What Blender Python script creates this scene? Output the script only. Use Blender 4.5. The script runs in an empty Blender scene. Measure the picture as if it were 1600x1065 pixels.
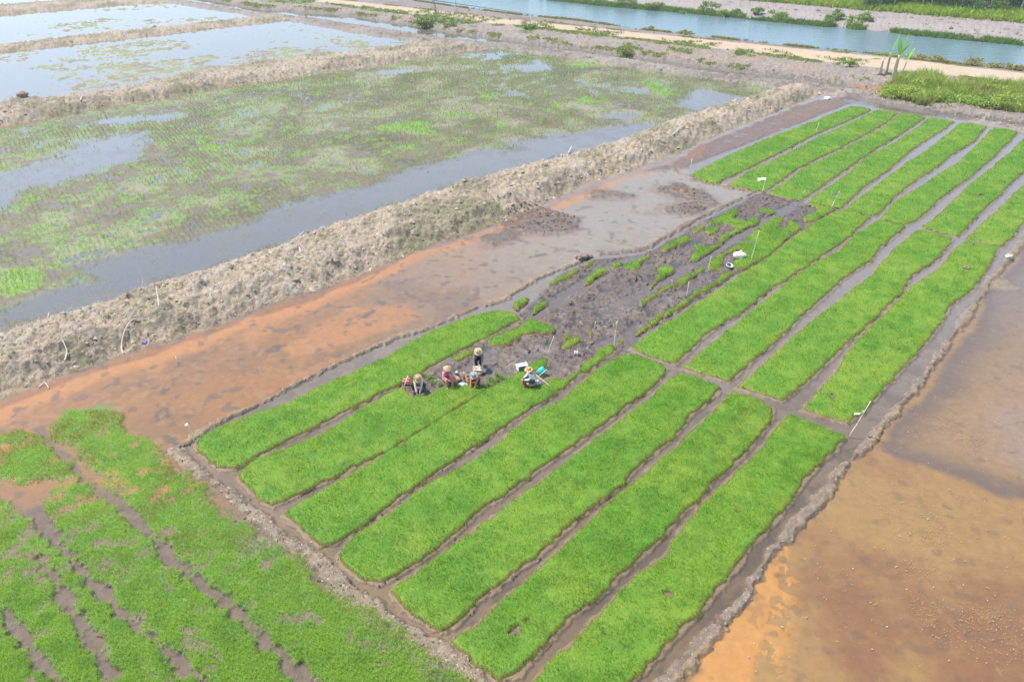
import bpy, bmesh, math, random
import numpy as np
from mathutils import Vector, Matrix, Euler

# ------------------------------------------------------------------ camera, sky, sun, exposure
SC = bpy.context.scene
COL = SC.collection
random.seed(7); RNG = np.random.default_rng(11)
CAM_H = 20.0; FOC = 1244.0; PITCH = math.radians(30.3)
cam_d = bpy.data.cameras.new("camera"); cam = bpy.data.objects.new("camera", cam_d); COL.objects.link(cam)
cam.location = (0, 0, CAM_H); cam.rotation_euler = (math.pi/2 - PITCH, 0, 0)
cam_d.sensor_width = 36; cam_d.lens = 36*FOC/1600; cam_d.clip_end = 6000; cam_d.clip_start = 0.1
SC.camera = cam
SUN_EL = math.radians(63); SUN_AZ = math.radians(-68)      # azimuth clockwise from +Y (away from the camera)
world = bpy.data.worlds.new("World"); SC.world = world; world.use_nodes = True
nt = world.node_tree; nt.nodes.clear()
sky = nt.nodes.new("ShaderNodeTexSky"); sky.sky_type = 'NISHITA'; sky.sun_disc = False
sky.sun_elevation = SUN_EL; sky.sun_rotation = SUN_AZ; sky.air_density = 1.1; sky.dust_density = .6; sky.ozone_density = 2.0
bg = nt.nodes.new("ShaderNodeBackground"); bg.inputs[1].default_value = 0.14
wo = nt.nodes.new("ShaderNodeOutputWorld")
nt.links.new(sky.outputs[0], bg.inputs[0]); nt.links.new(bg.outputs[0], wo.inputs[0])
sun_d = bpy.data.lights.new("sun", 'SUN'); sun_d.energy = 3.6; sun_d.angle = math.radians(0.9); sun_d.color = (1.0, 0.95, 0.88)
sun = bpy.data.objects.new("sun", sun_d); COL.objects.link(sun)
sd_ = Vector((math.sin(SUN_AZ)*math.cos(SUN_EL), math.cos(SUN_AZ)*math.cos(SUN_EL), math.sin(SUN_EL)))
sun.rotation_euler = sd_.to_track_quat('Z', 'Y').to_euler(); sun.location = (0, 0, 60)
SC.view_settings.view_transform = 'Standard'; SC.view_settings.look = 'None'
SC.view_settings.exposure = 0.82; SC.view_settings.gamma = 1

# ------------------------------------------------------------------ survey helpers (photo reading -> metres on the ground)
CP, SP = math.cos(PITCH), math.sin(PITCH)
def G(px, py, z=0.0):
    dx = (px-800)/FOC; dy = (532.5-py)/FOC
    t = (z-CAM_H)/(-SP + dy*CP)
    return (dx*t, (CP + dy*SP)*t)
def P(pts, z=0.0, o=(0, 0), s=1.0):
    return np.array([G(o[0]+a/s, o[1]+b/s, z) for a, b in pts], dtype=np.float64)
def tag(o, label=None, cat=None, group=None, kind=None):
    if label: o["label"] = label
    if cat: o["category"] = cat
    if group: o["group"] = group
    if kind: o["kind"] = kind
    return o
def empty(name, loc, rz=0.0, label=None, cat=None, group=None):
    o = bpy.data.objects.new(name, None); COL.objects.link(o)
    o.location = loc; o.rotation_euler = (0, 0, rz); o.empty_display_size = 0.2
    return tag(o, label, cat, group)

# ------------------------------------------------------------------ noise
def _h(ix, iy, seed):
    n = (ix.astype(np.int64)*374761393 + iy.astype(np.int64)*668265263 + seed*974634777) & 0xffffffff
    n = ((n ^ (n >> 13))*1274126177) & 0xffffffff
    return ((n ^ (n >> 16)) & 0xffffff).astype(np.float32)/np.float32(0xffffff)
def vn(x, y, sc, seed=0):
    x = x/sc; y = y/sc
    xi = np.floor(x); yi = np.floor(y); fx = (x-xi).astype(np.float32); fy = (y-yi).astype(np.float32)
    fx = fx*fx*(3-2*fx); fy = fy*fy*(3-2*fy)
    a = _h(xi, yi, seed); b = _h(xi+1, yi, seed); c = _h(xi, yi+1, seed); d = _h(xi+1, yi+1, seed)
    return (a*(1-fx)+b*fx)*(1-fy) + (c*(1-fx)+d*fx)*fy
def fbm(x, y, sc, octv=4, seed=0, gain=0.5):
    """0..1, mean 0.5"""
    r = 0; amp = 1; tot = 0
    ca, sa = math.cos(0.6), math.sin(0.6)
    for i in range(octv):
        r = r + amp*vn(x+17.3*i, y-9.1*i, sc, seed+i*31); tot += amp
        amp *= gain; sc *= 0.47; x, y = x*ca-y*sa, x*sa+y*ca
    return r/tot
def sm(x, a=0.0, b=1.0):
    t = np.clip((x-a)/(b-a), 0, 1); return t*t*(3-2*t)
def sdp(poly, X, Y, margin=3.0):
    """signed distance to polygon, positive inside; -margin beyond the margin"""
    out = np.full(X.shape, -margin, dtype=np.float32)
    lo = poly.min(0)-margin; hi = poly.max(0)+margin
    m = (X > lo[0]) & (X < hi[0]) & (Y > lo[1]) & (Y < hi[1])
    if not m.any(): return out
    x = X[m]; y = Y[m]
    d2 = np.full(x.shape, 1e18); ins = np.zeros(x.shape, bool)
    n = len(poly)
    for i in range(n):
        x1, y1 = poly[i]; x2, y2 = poly[(i+1) % n]
        ex, ey = x2-x1, y2-y1; L = ex*ex+ey*ey+1e-12
        t = np.clip(((x-x1)*ex+(y-y1)*ey)/L, 0, 1)
        d2 = np.minimum(d2, (x-x1-t*ex)**2+(y-y1-t*ey)**2)
        if y1 != y2:
            c = ((y1 > y) != (y2 > y)) & (x < (x2-x1)*(y-y1)/(y2-y1)+x1); ins ^= c
    d = np.sqrt(d2)
    out[m] = np.maximum(np.where(ins, d, -d), -margin)
    return out
def dpl(pl, X, Y, margin=3.0):
    """distance to an open polyline"""
    out = np.full(X.shape, margin, dtype=np.float32)
    lo = pl.min(0)-margin; hi = pl.max(0)+margin
    m = (X > lo[0]) & (X < hi[0]) & (Y > lo[1]) & (Y < hi[1])
    if not m.any(): return out
    x = X[m]; y = Y[m]; d2 = np.full(x.shape, 1e18)
    for i in range(len(pl)-1):
        x1, y1 = pl[i]; x2, y2 = pl[i+1]; ex, ey = x2-x1, y2-y1; L = ex*ex+ey*ey+1e-12
        t = np.clip(((x-x1)*ex+(y-y1)*ey)/L, 0, 1)
        d2 = np.minimum(d2, (x-x1-t*ex)**2+(y-y1-t*ey)**2)
    out[m] = np.minimum(np.sqrt(d2), margin); return out
def curve_s(pts, X, Y):
    """signed offset (metres) beyond a left-to-right line on the ground, positive on its far side"""
    p = pts[np.argsort(pts[:, 0])]
    a = p[0]-(p[1]-p[0])/max(p[1][0]-p[0][0], .1)*400; b = p[-1]+(p[-1]-p[-2])/max(p[-1][0]-p[-2][0], .1)*400
    q = np.vstack([a, p, b])
    f = np.interp(X, q[:, 0], q[:, 1])
    sl = (p[-1][1]-p[0][1])/(p[-1][0]-p[0][0])
    return ((Y-f)/math.sqrt(1+sl*sl)).astype(np.float32)

# ------------------------------------------------------------------ meshes from arrays
def np_mesh(name, V, F, mat=None, cols=None, parent=None, smooth=True, attrs=None):
    """V (n,3), F (m,k) with k 3 or 4"""
    me = bpy.data.meshes.new(name)
    n, m, k = len(V), len(F), F.shape[1]
    me.vertices.add(n); me.vertices.foreach_set("co", np.ascontiguousarray(V, dtype=np.float32).ravel())
    me.loops.add(m*k); me.loops.foreach_set("vertex_index", np.ascontiguousarray(F, dtype=np.int32).ravel())
    me.polygons.add(m); me.polygons.foreach_set("loop_start", np.arange(0, m*k, k, dtype=np.int32))
    me.polygons.foreach_set("loop_total", np.full(m, k, dtype=np.int32))
    me.polygons.foreach_set("use_smooth", np.full(m, smooth, dtype=bool))
    me.update(calc_edges=True)
    if cols is not None:
        a = me.color_attributes.new("Col", 'FLOAT_COLOR', 'POINT')
        c = np.ones((n, 4), np.float32); c[:, :3] = cols; a.data.foreach_set("color", c.ravel())
    for kx, v in (attrs or {}).items():
        a = me.attributes.new(kx, 'FLOAT', 'POINT'); a.data.foreach_set("value", np.ascontiguousarray(v, dtype=np.float32).ravel())
    if mat: me.materials.append(mat)
    o = bpy.data.objects.new(name, me); COL.objects.link(o)
    if parent is not None: o.parent = parent
    return o

# ------------------------------------------------------------------ materials
def new_mat(name):
    m = bpy.data.materials.new(name); m.use_nodes = True; t = m.node_tree; t.nodes.clear()
    out = t.nodes.new("ShaderNodeOutputMaterial"); return m, t, out
def mottled(name, col, rough=0.7, scale=14.0, amount=0.25, bump=0.15, bscale=None, spec=0.4, coord='Object', metallic=0):
    """procedural: base colour broken up by noise, bumped"""
    m, t, out = new_mat(name)
    b = t.nodes.new("ShaderNodeBsdfPrincipled"); tc = t.nodes.new("ShaderNodeTexCoord")
    n = t.nodes.new("ShaderNodeTexNoise"); n.inputs["Scale"].default_value = scale; n.inputs["Detail"].default_value = 5
    mx = t.nodes.new("ShaderNodeMix"); mx.data_type = 'RGBA'
    mx.inputs[6].default_value = tuple(c*(1-amount) for c in col)+(1,); mx.inputs[7].default_value = tuple(min(1, c*(1+amount)) for c in col)+(1,)
    t.links.new(tc.outputs[coord], n.inputs["Vector"]); t.links.new(n.outputs[0], mx.inputs[0]); t.links.new(mx.outputs[2], b.inputs["Base Color"])
    b.inputs["Roughness"].default_value = rough; b.inputs["Specular IOR Level"].default_value = spec; b.inputs["Metallic"].default_value = metallic
    if bump:
        bp = t.nodes.new("ShaderNodeBump"); bp.inputs["Strength"].default_value = bump; bp.inputs["Distance"].default_value = 0.02
        n2 = t.nodes.new("ShaderNodeTexNoise"); n2.inputs["Scale"].default_value = bscale or scale*3
        t.links.new(tc.outputs[coord], n2.inputs["Vector"]); t.links.new(n2.outputs[0], bp.inputs["Height"]); t.links.new(bp.outputs[0], b.inputs["Normal"])
    t.links.new(b.outputs[0], out.inputs[0]); return m
def ground_material():
    m, t, out = new_mat("ground_soil")
    b = t.nodes.new("ShaderNodeBsdfPrincipled"); at = t.nodes.new("ShaderNodeAttribute"); at.attribute_name = "Col"
    wet = t.nodes.new("ShaderNodeAttribute"); wet.attribute_name = "wet"
    rg = t.nodes.new("ShaderNodeAttribute"); rg.attribute_name = "rough"
    tc = t.nodes.new("ShaderNodeTexCoord")
    n = t.nodes.new("ShaderNodeTexNoise"); n.inputs["Scale"].default_value = 3.1; n.inputs["Detail"].default_value = 9; n.inputs["Roughness"].default_value = 0.72
    mr = t.nodes.new("ShaderNodeMapRange"); mr.inputs[1].default_value = .25; mr.inputs[2].default_value = .75
    t.links.new(tc.outputs["Object"], n.inputs["Vector"]); t.links.new(n.outputs[0], mr.inputs[0])
    # contrast of the fine mottling grows with roughness of the ground
    lo = t.nodes.new("ShaderNodeMapRange"); lo.inputs[3].default_value = 0.86; lo.inputs[4].default_value = 0.42
    hi = t.nodes.new("ShaderNodeMapRange"); hi.inputs[3].default_value = 1.12; hi.inputs[4].default_value = 1.45
    t.links.new(rg.outputs["Fac"], lo.inputs[0]); t.links.new(rg.outputs["Fac"], hi.inputs[0])
    t.links.new(lo.outputs[0], mr.inputs[3]); t.links.new(hi.outputs[0], mr.inputs[4])
    vm = t.nodes.new("ShaderNodeVectorMath"); vm.operation = 'SCALE'
    t.links.new(at.outputs["Color"], vm.inputs[0]); t.links.new(mr.outputs[0], vm.inputs["Scale"]); t.links.new(vm.outputs[0], b.inputs["Base Color"])
    r = t.nodes.new("ShaderNodeMapRange"); r.inputs[3].default_value = 0.9; r.inputs[4].default_value = 0.28
    t.links.new(wet.outputs["Fac"], r.inputs[0]); t.links.new(r.outputs[0], b.inputs["Roughness"])
    bp = t.nodes.new("ShaderNodeBump"); bp.inputs["Distance"].default_value = 0.06
    bs = t.nodes.new("ShaderNodeMapRange"); bs.inputs[3].default_value = 0.12; bs.inputs[4].default_value = 1.0
    t.links.new(rg.outputs["Fac"], bs.inputs[0]); t.links.new(bs.outputs[0], bp.inputs["Strength"])
    n2 = t.nodes.new("ShaderNodeTexNoise"); n2.inputs["Scale"].default_value = 6; n2.inputs["Detail"].default_value = 8; n2.inputs["Roughness"].default_value = .7
    t.links.new(tc.outputs["Object"], n2.inputs["Vector"]); t.links.new(n2.outputs[0], bp.inputs["Height"]); t.links.new(bp.outputs[0], b.inputs["Normal"])
    t.links.new(b.outputs[0], out.inputs[0]); return m
def leaf_material(name, trans=0.35, rough=0.55):
    m, t, out = new_mat(name)
    b = t.nodes.new("ShaderNodeBsdfPrincipled"); at = t.nodes.new("ShaderNodeAttribute"); at.attribute_name = "Col"
    tc = t.nodes.new("ShaderNodeTexCoord"); n = t.nodes.new("ShaderNodeTexNoise"); n.inputs["Scale"].default_value = 1.3; n.inputs["Detail"].default_value = 3
    mr = t.nodes.new("ShaderNodeMapRange"); mr.inputs[3].default_value = .85; mr.inputs[4].default_value = 1.15
    t.links.new(tc.outputs["Object"], n.inputs["Vector"]); t.links.new(n.outputs[0], mr.inputs[0])
    vm = t.nodes.new("ShaderNodeVectorMath"); vm.operation = 'SCALE'
    t.links.new(at.outputs["Color"], vm.inputs[0]); t.links.new(mr.outputs[0], vm.inputs["Scale"])
    t.links.new(vm.outputs[0], b.inputs["Base Color"]); b.inputs["Roughness"].default_value = rough; b.inputs["Specular IOR Level"].default_value = .3
    tr = t.nodes.new("ShaderNodeBsdfTranslucent"); t.links.new(vm.outputs[0], tr.inputs[0])
    mx = t.nodes.new("ShaderNodeMixShader"); mx.inputs[0].default_value = trans
    t.links.new(b.outputs[0], mx.inputs[1]); t.links.new(tr.outputs[0], mx.inputs[2]); t.links.new(mx.outputs[0], out.inputs[0]); return m
def water_material(name, tint, murk, murk_col, ripple=0.02, rscale=1.5, ior=1.4, stretch=(1, 1, 1), rough=0.03, rot=0.0, dist=0.1):
    m, t, out = new_mat(name)
    tr = t.nodes.new("ShaderNodeBsdfTransparent"); tr.inputs[0].default_value = tint+(1,)
    df = t.nodes.new("ShaderNodeBsdfDiffuse"); df.inputs[0].default_value = murk_col+(1,)
    m1 = t.nodes.new("ShaderNodeMixShader"); m1.inputs[0].default_value = murk
    t.links.new(tr.outputs[0], m1.inputs[1]); t.links.new(df.outputs[0], m1.inputs[2])
    gl = t.nodes.new("ShaderNodeBsdfGlossy"); gl.inputs["Roughness"].default_value = rough; gl.inputs[0].default_value = (1, 1, 1, 1)
    fr = t.nodes.new("ShaderNodeFresnel"); fr.inputs[0].default_value = ior
    tc = t.nodes.new("ShaderNodeTexCoord"); mp = t.nodes.new("ShaderNodeMapping"); mp.inputs["Scale"].default_value = stretch; mp.inputs["Rotation"].default_value = (0, 0, rot)
    n = t.nodes.new("ShaderNodeTexNoise"); n.inputs["Scale"].default_value = rscale; n.inputs["Detail"].default_value = 6; n.inputs["Roughness"].default_value = .62
    bp = t.nodes.new("ShaderNodeBump"); bp.inputs["Strength"].default_value = ripple; bp.inputs["Distance"].default_value = dist
    t.links.new(tc.outputs["Object"], mp.inputs[0]); t.links.new(mp.outputs[0], n.inputs["Vector"]); t.links.new(n.outputs[0], bp.inputs["Height"])
    t.links.new(bp.outputs[0], gl.inputs["Normal"]); t.links.new(bp.outputs[0], fr.inputs["Normal"])
    mx = t.nodes.new("ShaderNodeMixShader"); t.links.new(fr.outputs[0], mx.inputs[0]); t.links.new(m1.outputs[0], mx.inputs[1]); t.links.new(gl.outputs[0], mx.inputs[2])
    t.links.new(mx.outputs[0], out.inputs[0]); return m
M_GROUND = ground_material()
M_LEAF = leaf_material("rice_leaf", .45)
M_WEED = leaf_material("weed_leaf", 0.3)
M_STRAW = leaf_material("dry_straw", 0.1, 0.8)

# ------------------------------------------------------------------ survey: outlines read off the photograph
BEDROW = {}
BEDROW['near'] = [
 [(303,690),(314,679),(350,660),(393,644),(447,628),(500,600),(550,579),(600,557),(640,532),(681,512),(725,494),(769,483),(795,484),(811,491),(812,496),(790,508),(760,525),(718,545),(675,569),(650,585),(619,599),(590,614),(550,633),(500,659),(450,684),(406,707),(380,722),(362,729),(341,727),(320,712)],
 [(369,742),(393,718),(430,702),(470,688),(500,674),(545,650),(572,630),(613,608),(631,601),(643,617),(668,615),(681,604),(694,601),(715,597),(731,596),(748,600),(760,605),(752,612),(716,634),(690,650),(660,668),(630,687),(606,702),(560,722),(520,743),(470,765),(426,787),(412,781),(385,758)],
 [(441,799),(455,788),(472,780),(530,748),(592,710),(640,680),(680,655),(719,631),(760,606),(803,583),(816,572),(835,563),(853,557),(856,563),(846,576),(824,580),(820,595),(828,603),(842,600),(863,589),(884,590),(900,577),(925,556),(938,543),(950,536),(959,540),(957,549),(930,569),(900,587),(881,601),(862,617),(834,631),(823,641),(780,668),(729,702),(674,739),(633,766),(590,800),(547,831),(520,845),(499,847),(470,823)],
 [(525,864),(540,844),(575,818),(606,799),(660,758),(700,737),(743,714),(790,678),(822,650),(844,636),(861,629),(877,621),(900,602),(930,577),(947,565),(975,550),(995,551),(1025,562),(1042,573),(1030,592),(1010,609),(975,633),(950,655),(918,677),(880,704),(844,728),(800,760),(777,776),(743,797),(715,826),(691,848),(655,873),(619,893),(595,906),(564,899),(540,883)],
 [(611,919),(625,905),(655,885),(691,861),(725,835),(760,810),(785,792),(811,772),(850,745),(900,705),(925,685),(953,665),(985,640),(1018,617),(1045,590),(1068,580),(1095,588),(1125,602),(1120,612),(1100,628),(1079,645),(1053,680),(1025,702),(997,723),(975,754),(945,772),(918,793),(887,819),(846,859),(811,886),(780,910),(743,937),(725,960),(708,974),(688,981),(660,968),(630,945)],
 [(703,998),(743,972),(780,938),(811,912),(835,890),(857,871),(885,845),(914,818),(960,775),(1018,727),(1060,690),(1106,648),(1125,628),(1145,609),(1175,617),(1210,633),(1208,650),(1185,680),(1162,706),(1140,728),(1114,749),(1090,778),(1062,802),(1040,830),(1018,850),(975,889),(950,915),(931,933),(905,950),(887,963),(870,983),(857,998),(835,1020),(813,1046),(780,1058),(745,1035),(715,1012)],
 [(800,1100),(831,1065),(860,1030),(887,1006),(930,960),(975,914),(1005,888),(1040,862),(1060,830),(1079,805),(1100,782),(1123,761),(1150,735),(1180,709),(1200,682),(1219,657),(1237,645),(1275,660),(1321,679),(1308,697),(1287,715),(1272,730),(1261,742),(1244,768),(1223,797),(1195,828),(1171,850),(1160,872),(1140,898),(1118,922),(1097,950),(1068,975),(1044,1003),(1015,1035),(992,1058),(955,1100)]]
BEDROW['middle'] = [
 [(986,542),(1015,517),(1050,497),(1087,472),(1127,447),(1150,431),(1175,415),(1200,400),(1238,370),(1275,344),(1306,328),(1331,328),(1360,337),(1350,348),(1319,376),(1288,395),(1265,412),(1241,426),(1225,438),(1209,445),(1185,464),(1162,485),(1130,502),(1100,523),(1080,543),(1055,565),(1020,556)],
 [(1068,572),(1082,558),(1100,544),(1140,510),(1178,481),(1215,450),(1256,419),(1285,402),(1313,388),(1338,363),(1372,342),(1416,350),(1406,360),(1375,385),(1363,404),(1340,418),(1319,432),(1300,451),(1278,470),(1256,489),(1231,514),(1215,528),(1200,542),(1180,556),(1162,573),(1140,591),(1100,582)],
 [(1153,601),(1175,582),(1209,550),(1240,523),(1275,494),(1319,460),(1340,443),(1366,425),(1376,408),(1388,397),(1410,376),(1431,359),(1444,358),(1489,370),(1485,379),(1463,404),(1445,415),(1425,429),(1413,451),(1400,463),(1388,476),(1366,495),(1341,520),(1322,536),(1306,551),(1275,582),(1250,603),(1222,623),(1190,612)],
 [(1254,636),(1280,607),(1306,578),(1322,553),(1338,531),(1358,508),(1381,491),(1402,467),(1425,444),(1466,417),(1480,402),(1491,388),(1510,374),(1535,379),(1561,384),(1557,395),(1548,410),(1538,426),(1528,440),(1519,451),(1502,462),(1485,476),(1480,488),(1475,498),(1464,512),(1453,526),(1440,540),(1431,551),(1415,568),(1403,582),(1376,610),(1350,641),(1325,656),(1290,648)]]
BEDROW['far'] = [
 [(1078,272),(1095,262),(1140,240),(1200,214),(1237,200),(1275,187),(1300,176),(1330,165),(1347,166),(1362,170),(1335,183),(1300,198),(1275,208),(1250,221),(1225,234),(1200,246),(1160,266),(1119,285),(1098,280)],
 [(1137,287),(1165,268),(1200,252),(1225,240),(1275,214),(1300,203),(1325,192),(1348,181),(1370,171),(1403,175),(1390,187),(1375,196),(1350,210),(1325,223),(1300,236),(1275,248),(1255,257),(1240,266),(1220,281),(1195,298),(1165,293)],
 [(1200,300),(1217,288),(1235,277),(1252,263),(1275,252),(1300,240),(1325,227),(1355,211),(1380,197),(1407,176),(1425,178),(1447,182),(1430,194),(1412,206),(1395,216),(1375,228),(1350,244),(1325,261),(1308,273),(1290,286),(1270,300),(1252,311),(1225,307)],
 [(1262,313),(1280,299),(1305,283),(1330,265),(1345,250),(1362,240),(1388,226),(1412,212),(1435,196),(1452,183),(1472,185),(1492,188),(1475,201),(1450,216),(1425,233),(1408,248),(1390,263),(1370,277),(1350,291),(1332,308),(1312,325),(1290,319)],
 [(1318,327),(1335,313),(1352,300),(1375,283),(1400,265),(1418,251),(1437,240),(1460,224),(1482,207),(1500,191),(1520,192),(1542,196),(1532,208),(1525,218),(1505,230),(1487,241),(1472,254),(1455,266),(1438,276),(1418,291),(1397,307),(1385,320),(1370,335),(1345,332)],
 [(1376,341),(1388,325),(1400,312),(1412,304),(1425,297),(1450,282),(1472,266),(1488,258),(1500,250),(1515,235),(1532,220),(1550,199),(1570,200),(1592,204),(1580,219),(1565,231),(1555,243),(1541,254),(1528,265),(1516,276),(1495,290),(1475,304),(1463,315),(1453,326),(1440,337),(1419,349),(1398,345)],
 [(1439,353),(1453,344),(1470,330),(1485,316),(1503,298),(1522,281),(1538,268),(1555,256),(1578,236),(1600,215),(1615,207),(1655,211),(1640,226),(1620,245),(1600,267),(1580,285),(1563,304),(1550,315),(1538,326),(1527,337),(1516,348),(1508,358),(1495,367),(1465,360)],
 [(1510,370),(1524,357),(1538,344),(1555,330),(1569,316),(1585,301),(1600,287),(1625,265),(1650,240),(1670,218),(1705,224),(1690,245),(1665,270),(1640,300),(1615,328),(1594,354),(1582,368),(1567,383),(1540,378)]]
def Z7(l): return [(800+a/4, 300+b/4) for a, b in l]
def Z6(l): return [(400+a/3.198, 300+b/3.198) for a, b in l]
def Z8(l): return [(1100+a/3.198, 250+b/3.198) for a, b in l]
PATCH = [
 (Z7([(10,700),(20,680),(60,660),(100,652),(92,682),(55,706),(30,730)]), "small green seedling patch off the tip of the near left bed"),
 (Z7([(130,720),(150,700),(190,680),(225,672),(220,695),(170,722),(135,750)]), "small green seedling patch on mud above the wide wavy remnant"),
 (Z6([(1145,745),(1200,710),(1300,680),(1340,640),(1380,630),(1440,650),(1500,680),(1490,695),(1400,695),(1330,710),(1280,745),(1240,762),(1190,762)]), "wide wavy green seedling remnant between the near left bed and dark mud"),
 (Z6([(980,830),(1010,805),(1060,785),(1092,775),(1085,800),(1040,825),(1000,842)]), "short green seedling strip left of the worker in the dark vest"),
 (Z7([(220,575),(260,545),(330,510),(410,470),(420,485),(360,530),(290,555),(240,592)]), "long thin green seedling strip next to the broken clod bund"),
 (Z7([(450,455),(500,425),(515,432),(490,455),(455,468)]), "tiny green seedling patch beside the gap in the clod bund"),
 (Z7([(450,560),(480,520),(540,480),(590,468),(600,490),(540,520),(490,562),(455,577)]), "green seedling strip with a puddle along its lower edge"),
 (Z7([(615,450),(660,430),(695,430),(680,452),(630,475)]), "small yellowish seedling patch between two larger strips"),
 (Z7([(690,470),(720,440),(780,420),(850,390),(870,395),(860,405),(810,432),(795,490),(770,490),(740,480)]), "tapering green seedling patch pointing up toward the bund"),
 (Z7([(925,350),(950,330),(1000,305),(1060,275),(1105,262),(1110,282),(1090,312),(1040,322),(960,372)]), "chunky green seedling strip between the channel and trampled mud"),
 (Z7([(1120,245),(1170,215),(1205,203),(1200,228),(1150,252)]), "little green seedling strip just below the jagged remnant"),
 (Z7([(860,585),(890,540),(915,500),(905,465),(960,460),(1025,465),(1020,490),(960,517),(910,552),(870,592)]), "hooked green seedling patch left of the flooded middle channel"),
 (Z7([(1230,190),(1300,150),(1350,120),(1400,100),(1415,105),(1410,135),(1380,160),(1460,178),(1500,155),(1550,160),(1545,187),(1480,212),(1400,252),(1340,292),(1300,332),(1230,372),(1160,422),(1110,420),(1120,395),(1150,360),(1130,320),(1200,342),(1290,325),(1310,265),(1380,235),(1400,215),(1350,200),(1300,188),(1250,202)]), "large jagged green seedling remnant wrapped round bare mud"),
 (Z7([(1200,245),(1220,220),(1300,208),(1295,242),(1230,262)]), "green seedling islet inside the bare mud of the jagged remnant"),
 (Z7([(795,692),(850,650),(930,600),(1010,570),(1060,530),(1130,500),(1190,465),(1215,470),(1200,492),(1120,532),(1060,572),(1000,587),(900,642),(810,702)]), "long narrow green seedling strip edging the flooded middle channel"),
 (Z7([(775,885),(800,850),(850,820),(890,790),(900,758),(940,755),(945,780),(960,745),(1020,710),(1060,680),(1130,640),(1140,608),(1200,595),(1280,550),(1300,510),(1370,490),(1382,502),(1340,540),(1220,612),(1140,652),(1060,717),(980,762),(900,812),(800,882)]), "very long thin green seedling strip beside the first full middle bed"),
 (Z8([(60,480),(110,450),(200,400),(250,350),(350,285),(400,285),(390,305),(365,342),(420,335),(425,293),(480,320),(480,342),(400,402),(330,472),(250,512),(190,547),(120,532),(165,490),(200,470),(180,440),(140,455),(100,470),(85,545),(20,545),(30,500)]), "big green seedling block round the white bag and bowl"),
 (Z8([(490,285),(520,265),(560,255),(570,235),(515,215),(560,212),(620,228),(655,240),(610,270),(560,302),(500,302)]), "green seedling corner below the flag pole at the far row"),
 (Z8([(265,235),(300,238),(372,255),(330,268),(280,252)]), "thin sparse green patch on mud below the far beds"),
 (Z7([(320,890),(370,885),(375,905),(330,907)]), "small oblong green tuft right of the leaning stick"),
 (Z7([(315,950),(350,925),(390,903),(430,903),(420,927),(370,957),(325,967)]), "bent green seedling patch right of the leaning stick"),
 (Z7([(478,862),(500,858),(512,882),(490,892)]), "single round green tuft near the short stake"),
 (Z7([(650,932),(690,910),(698,935),(660,947)]), "round green tuft right of the tall flag pole"),
]
L_ = lambda *a: list(a)
mainN = [(-250,720),(0,628),(78,597),(188,559),(244,541),(344,509),(391,488),(500,456),(588,419),(650,391),(713,372),(775,350),(845,325),(882,303),(950,278),(1017,260),(1075,232),(1125,212),(1200,182),(1250,160),(1310,138)]
mainF = [(-250,600),(0,516),(94,488),(188,466),(250,441),(344,413),(438,381),(500,359),(588,328),(666,303),(713,288),(838,253),(925,232),(1000,207),(1050,187),(1125,165),(1175,152),(1225,136)]
e2N = [(-200,235),(0,200),(94,181),(188,166),(281,150),(375,134),(500,116),(588,103),(713,84),(775,74)]
e2F = [(-200,195),(0,160),(94,153),(188,141),(250,128),(328,112),(406,100),(500,86),(556,82),(619,74),(680,66)]
e3N = [(-200,112),(0,84),(125,70),(250,56),(344,44),(437,34)]
e3F = [(-200,98),(0,70),(94,59),(187,48),(312,36),(400,26)]
e4N = [(-200,55),(0,25),(94,16),(188,9),(265,5)]
e4F = [(-200,35),(0,9),(94,1),(188,-7),(260,-12)]
cbL = [(100,-10),(265,3),(344,16),(437,28),(525,45),(619,60),(700,71),(800,79),(900,93),(1000,108),(1100,123),(1200,135),(1300,146),(1335,153)]   # near foot of the canal bank
cN = [(150,-22),(312,5),(400,20),(494,30),(588,44),(666,56),(744,66),(800,70),(900,82),(1000,97),(1100,112),(1200,122),(1262,129)]   # canal, near water edge
cF = [(150,-30),(312,-3),(400,14),(525,22),(644,39),(713,52),(791,63),(900,77),(1000,90),(1050,97),(1200,118),(1262,126)]
rdL = [(300,-20),(420,-8),(494,3),(556,9),(650,22),(713,30),(800,40),(900,49),(1000,61),(1100,73),(1200,84),(1300,98),(1425,112),(1600,128)]
rdH = [(300,-30),(420,-16),(509,-2),(650,14),(713,21),(800,31),(900,41),(1000,52),(1100,62),(1200,72),(1400,92),(1600,115)]
rvN = [(500,-22),(644,0),(728,12),(806,22),(900,31),(1000,45),(1100,56),(1200,67),(1350,82),(1475,97),(1600,109)]
rvF = [(600,-28),(850,0),(950,11),(1050,19),(1150,29),(1200,34),(1325,46),(1450,58),(1600,72)]
bundL = [(272,702),(300,683),(345,655),(400,632),(463,598),(541,560),(619,526),(681,507),(744,479),(788,466),(838,435),(862,425),(895,411),(912,402)]
bundL2 = [(936,396),(985,391),(1012,385),(1050,362),(1100,335),(1150,312),(1178,299),(1140,293),(1100,285),(1065,272),(1050,262)]
bundF = [(272,702),(306,733),(349,760),(393,799),(437,838),(468,853),(503,883),(554,935),(599,959),(640,989),(708,1030),(743,1062),(800,1110)]
bundR = [(1000,1110),(1053,1056),(1114,986),(1162,934),(1206,860),(1258,803),(1300,755),(1314,733),(1353,694),(1392,646),(1436,600),(1460,565),(1485,527),(1506,499),(1531,465),(1547,436),(1575,407),(1600,373),(1650,310)]
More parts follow.
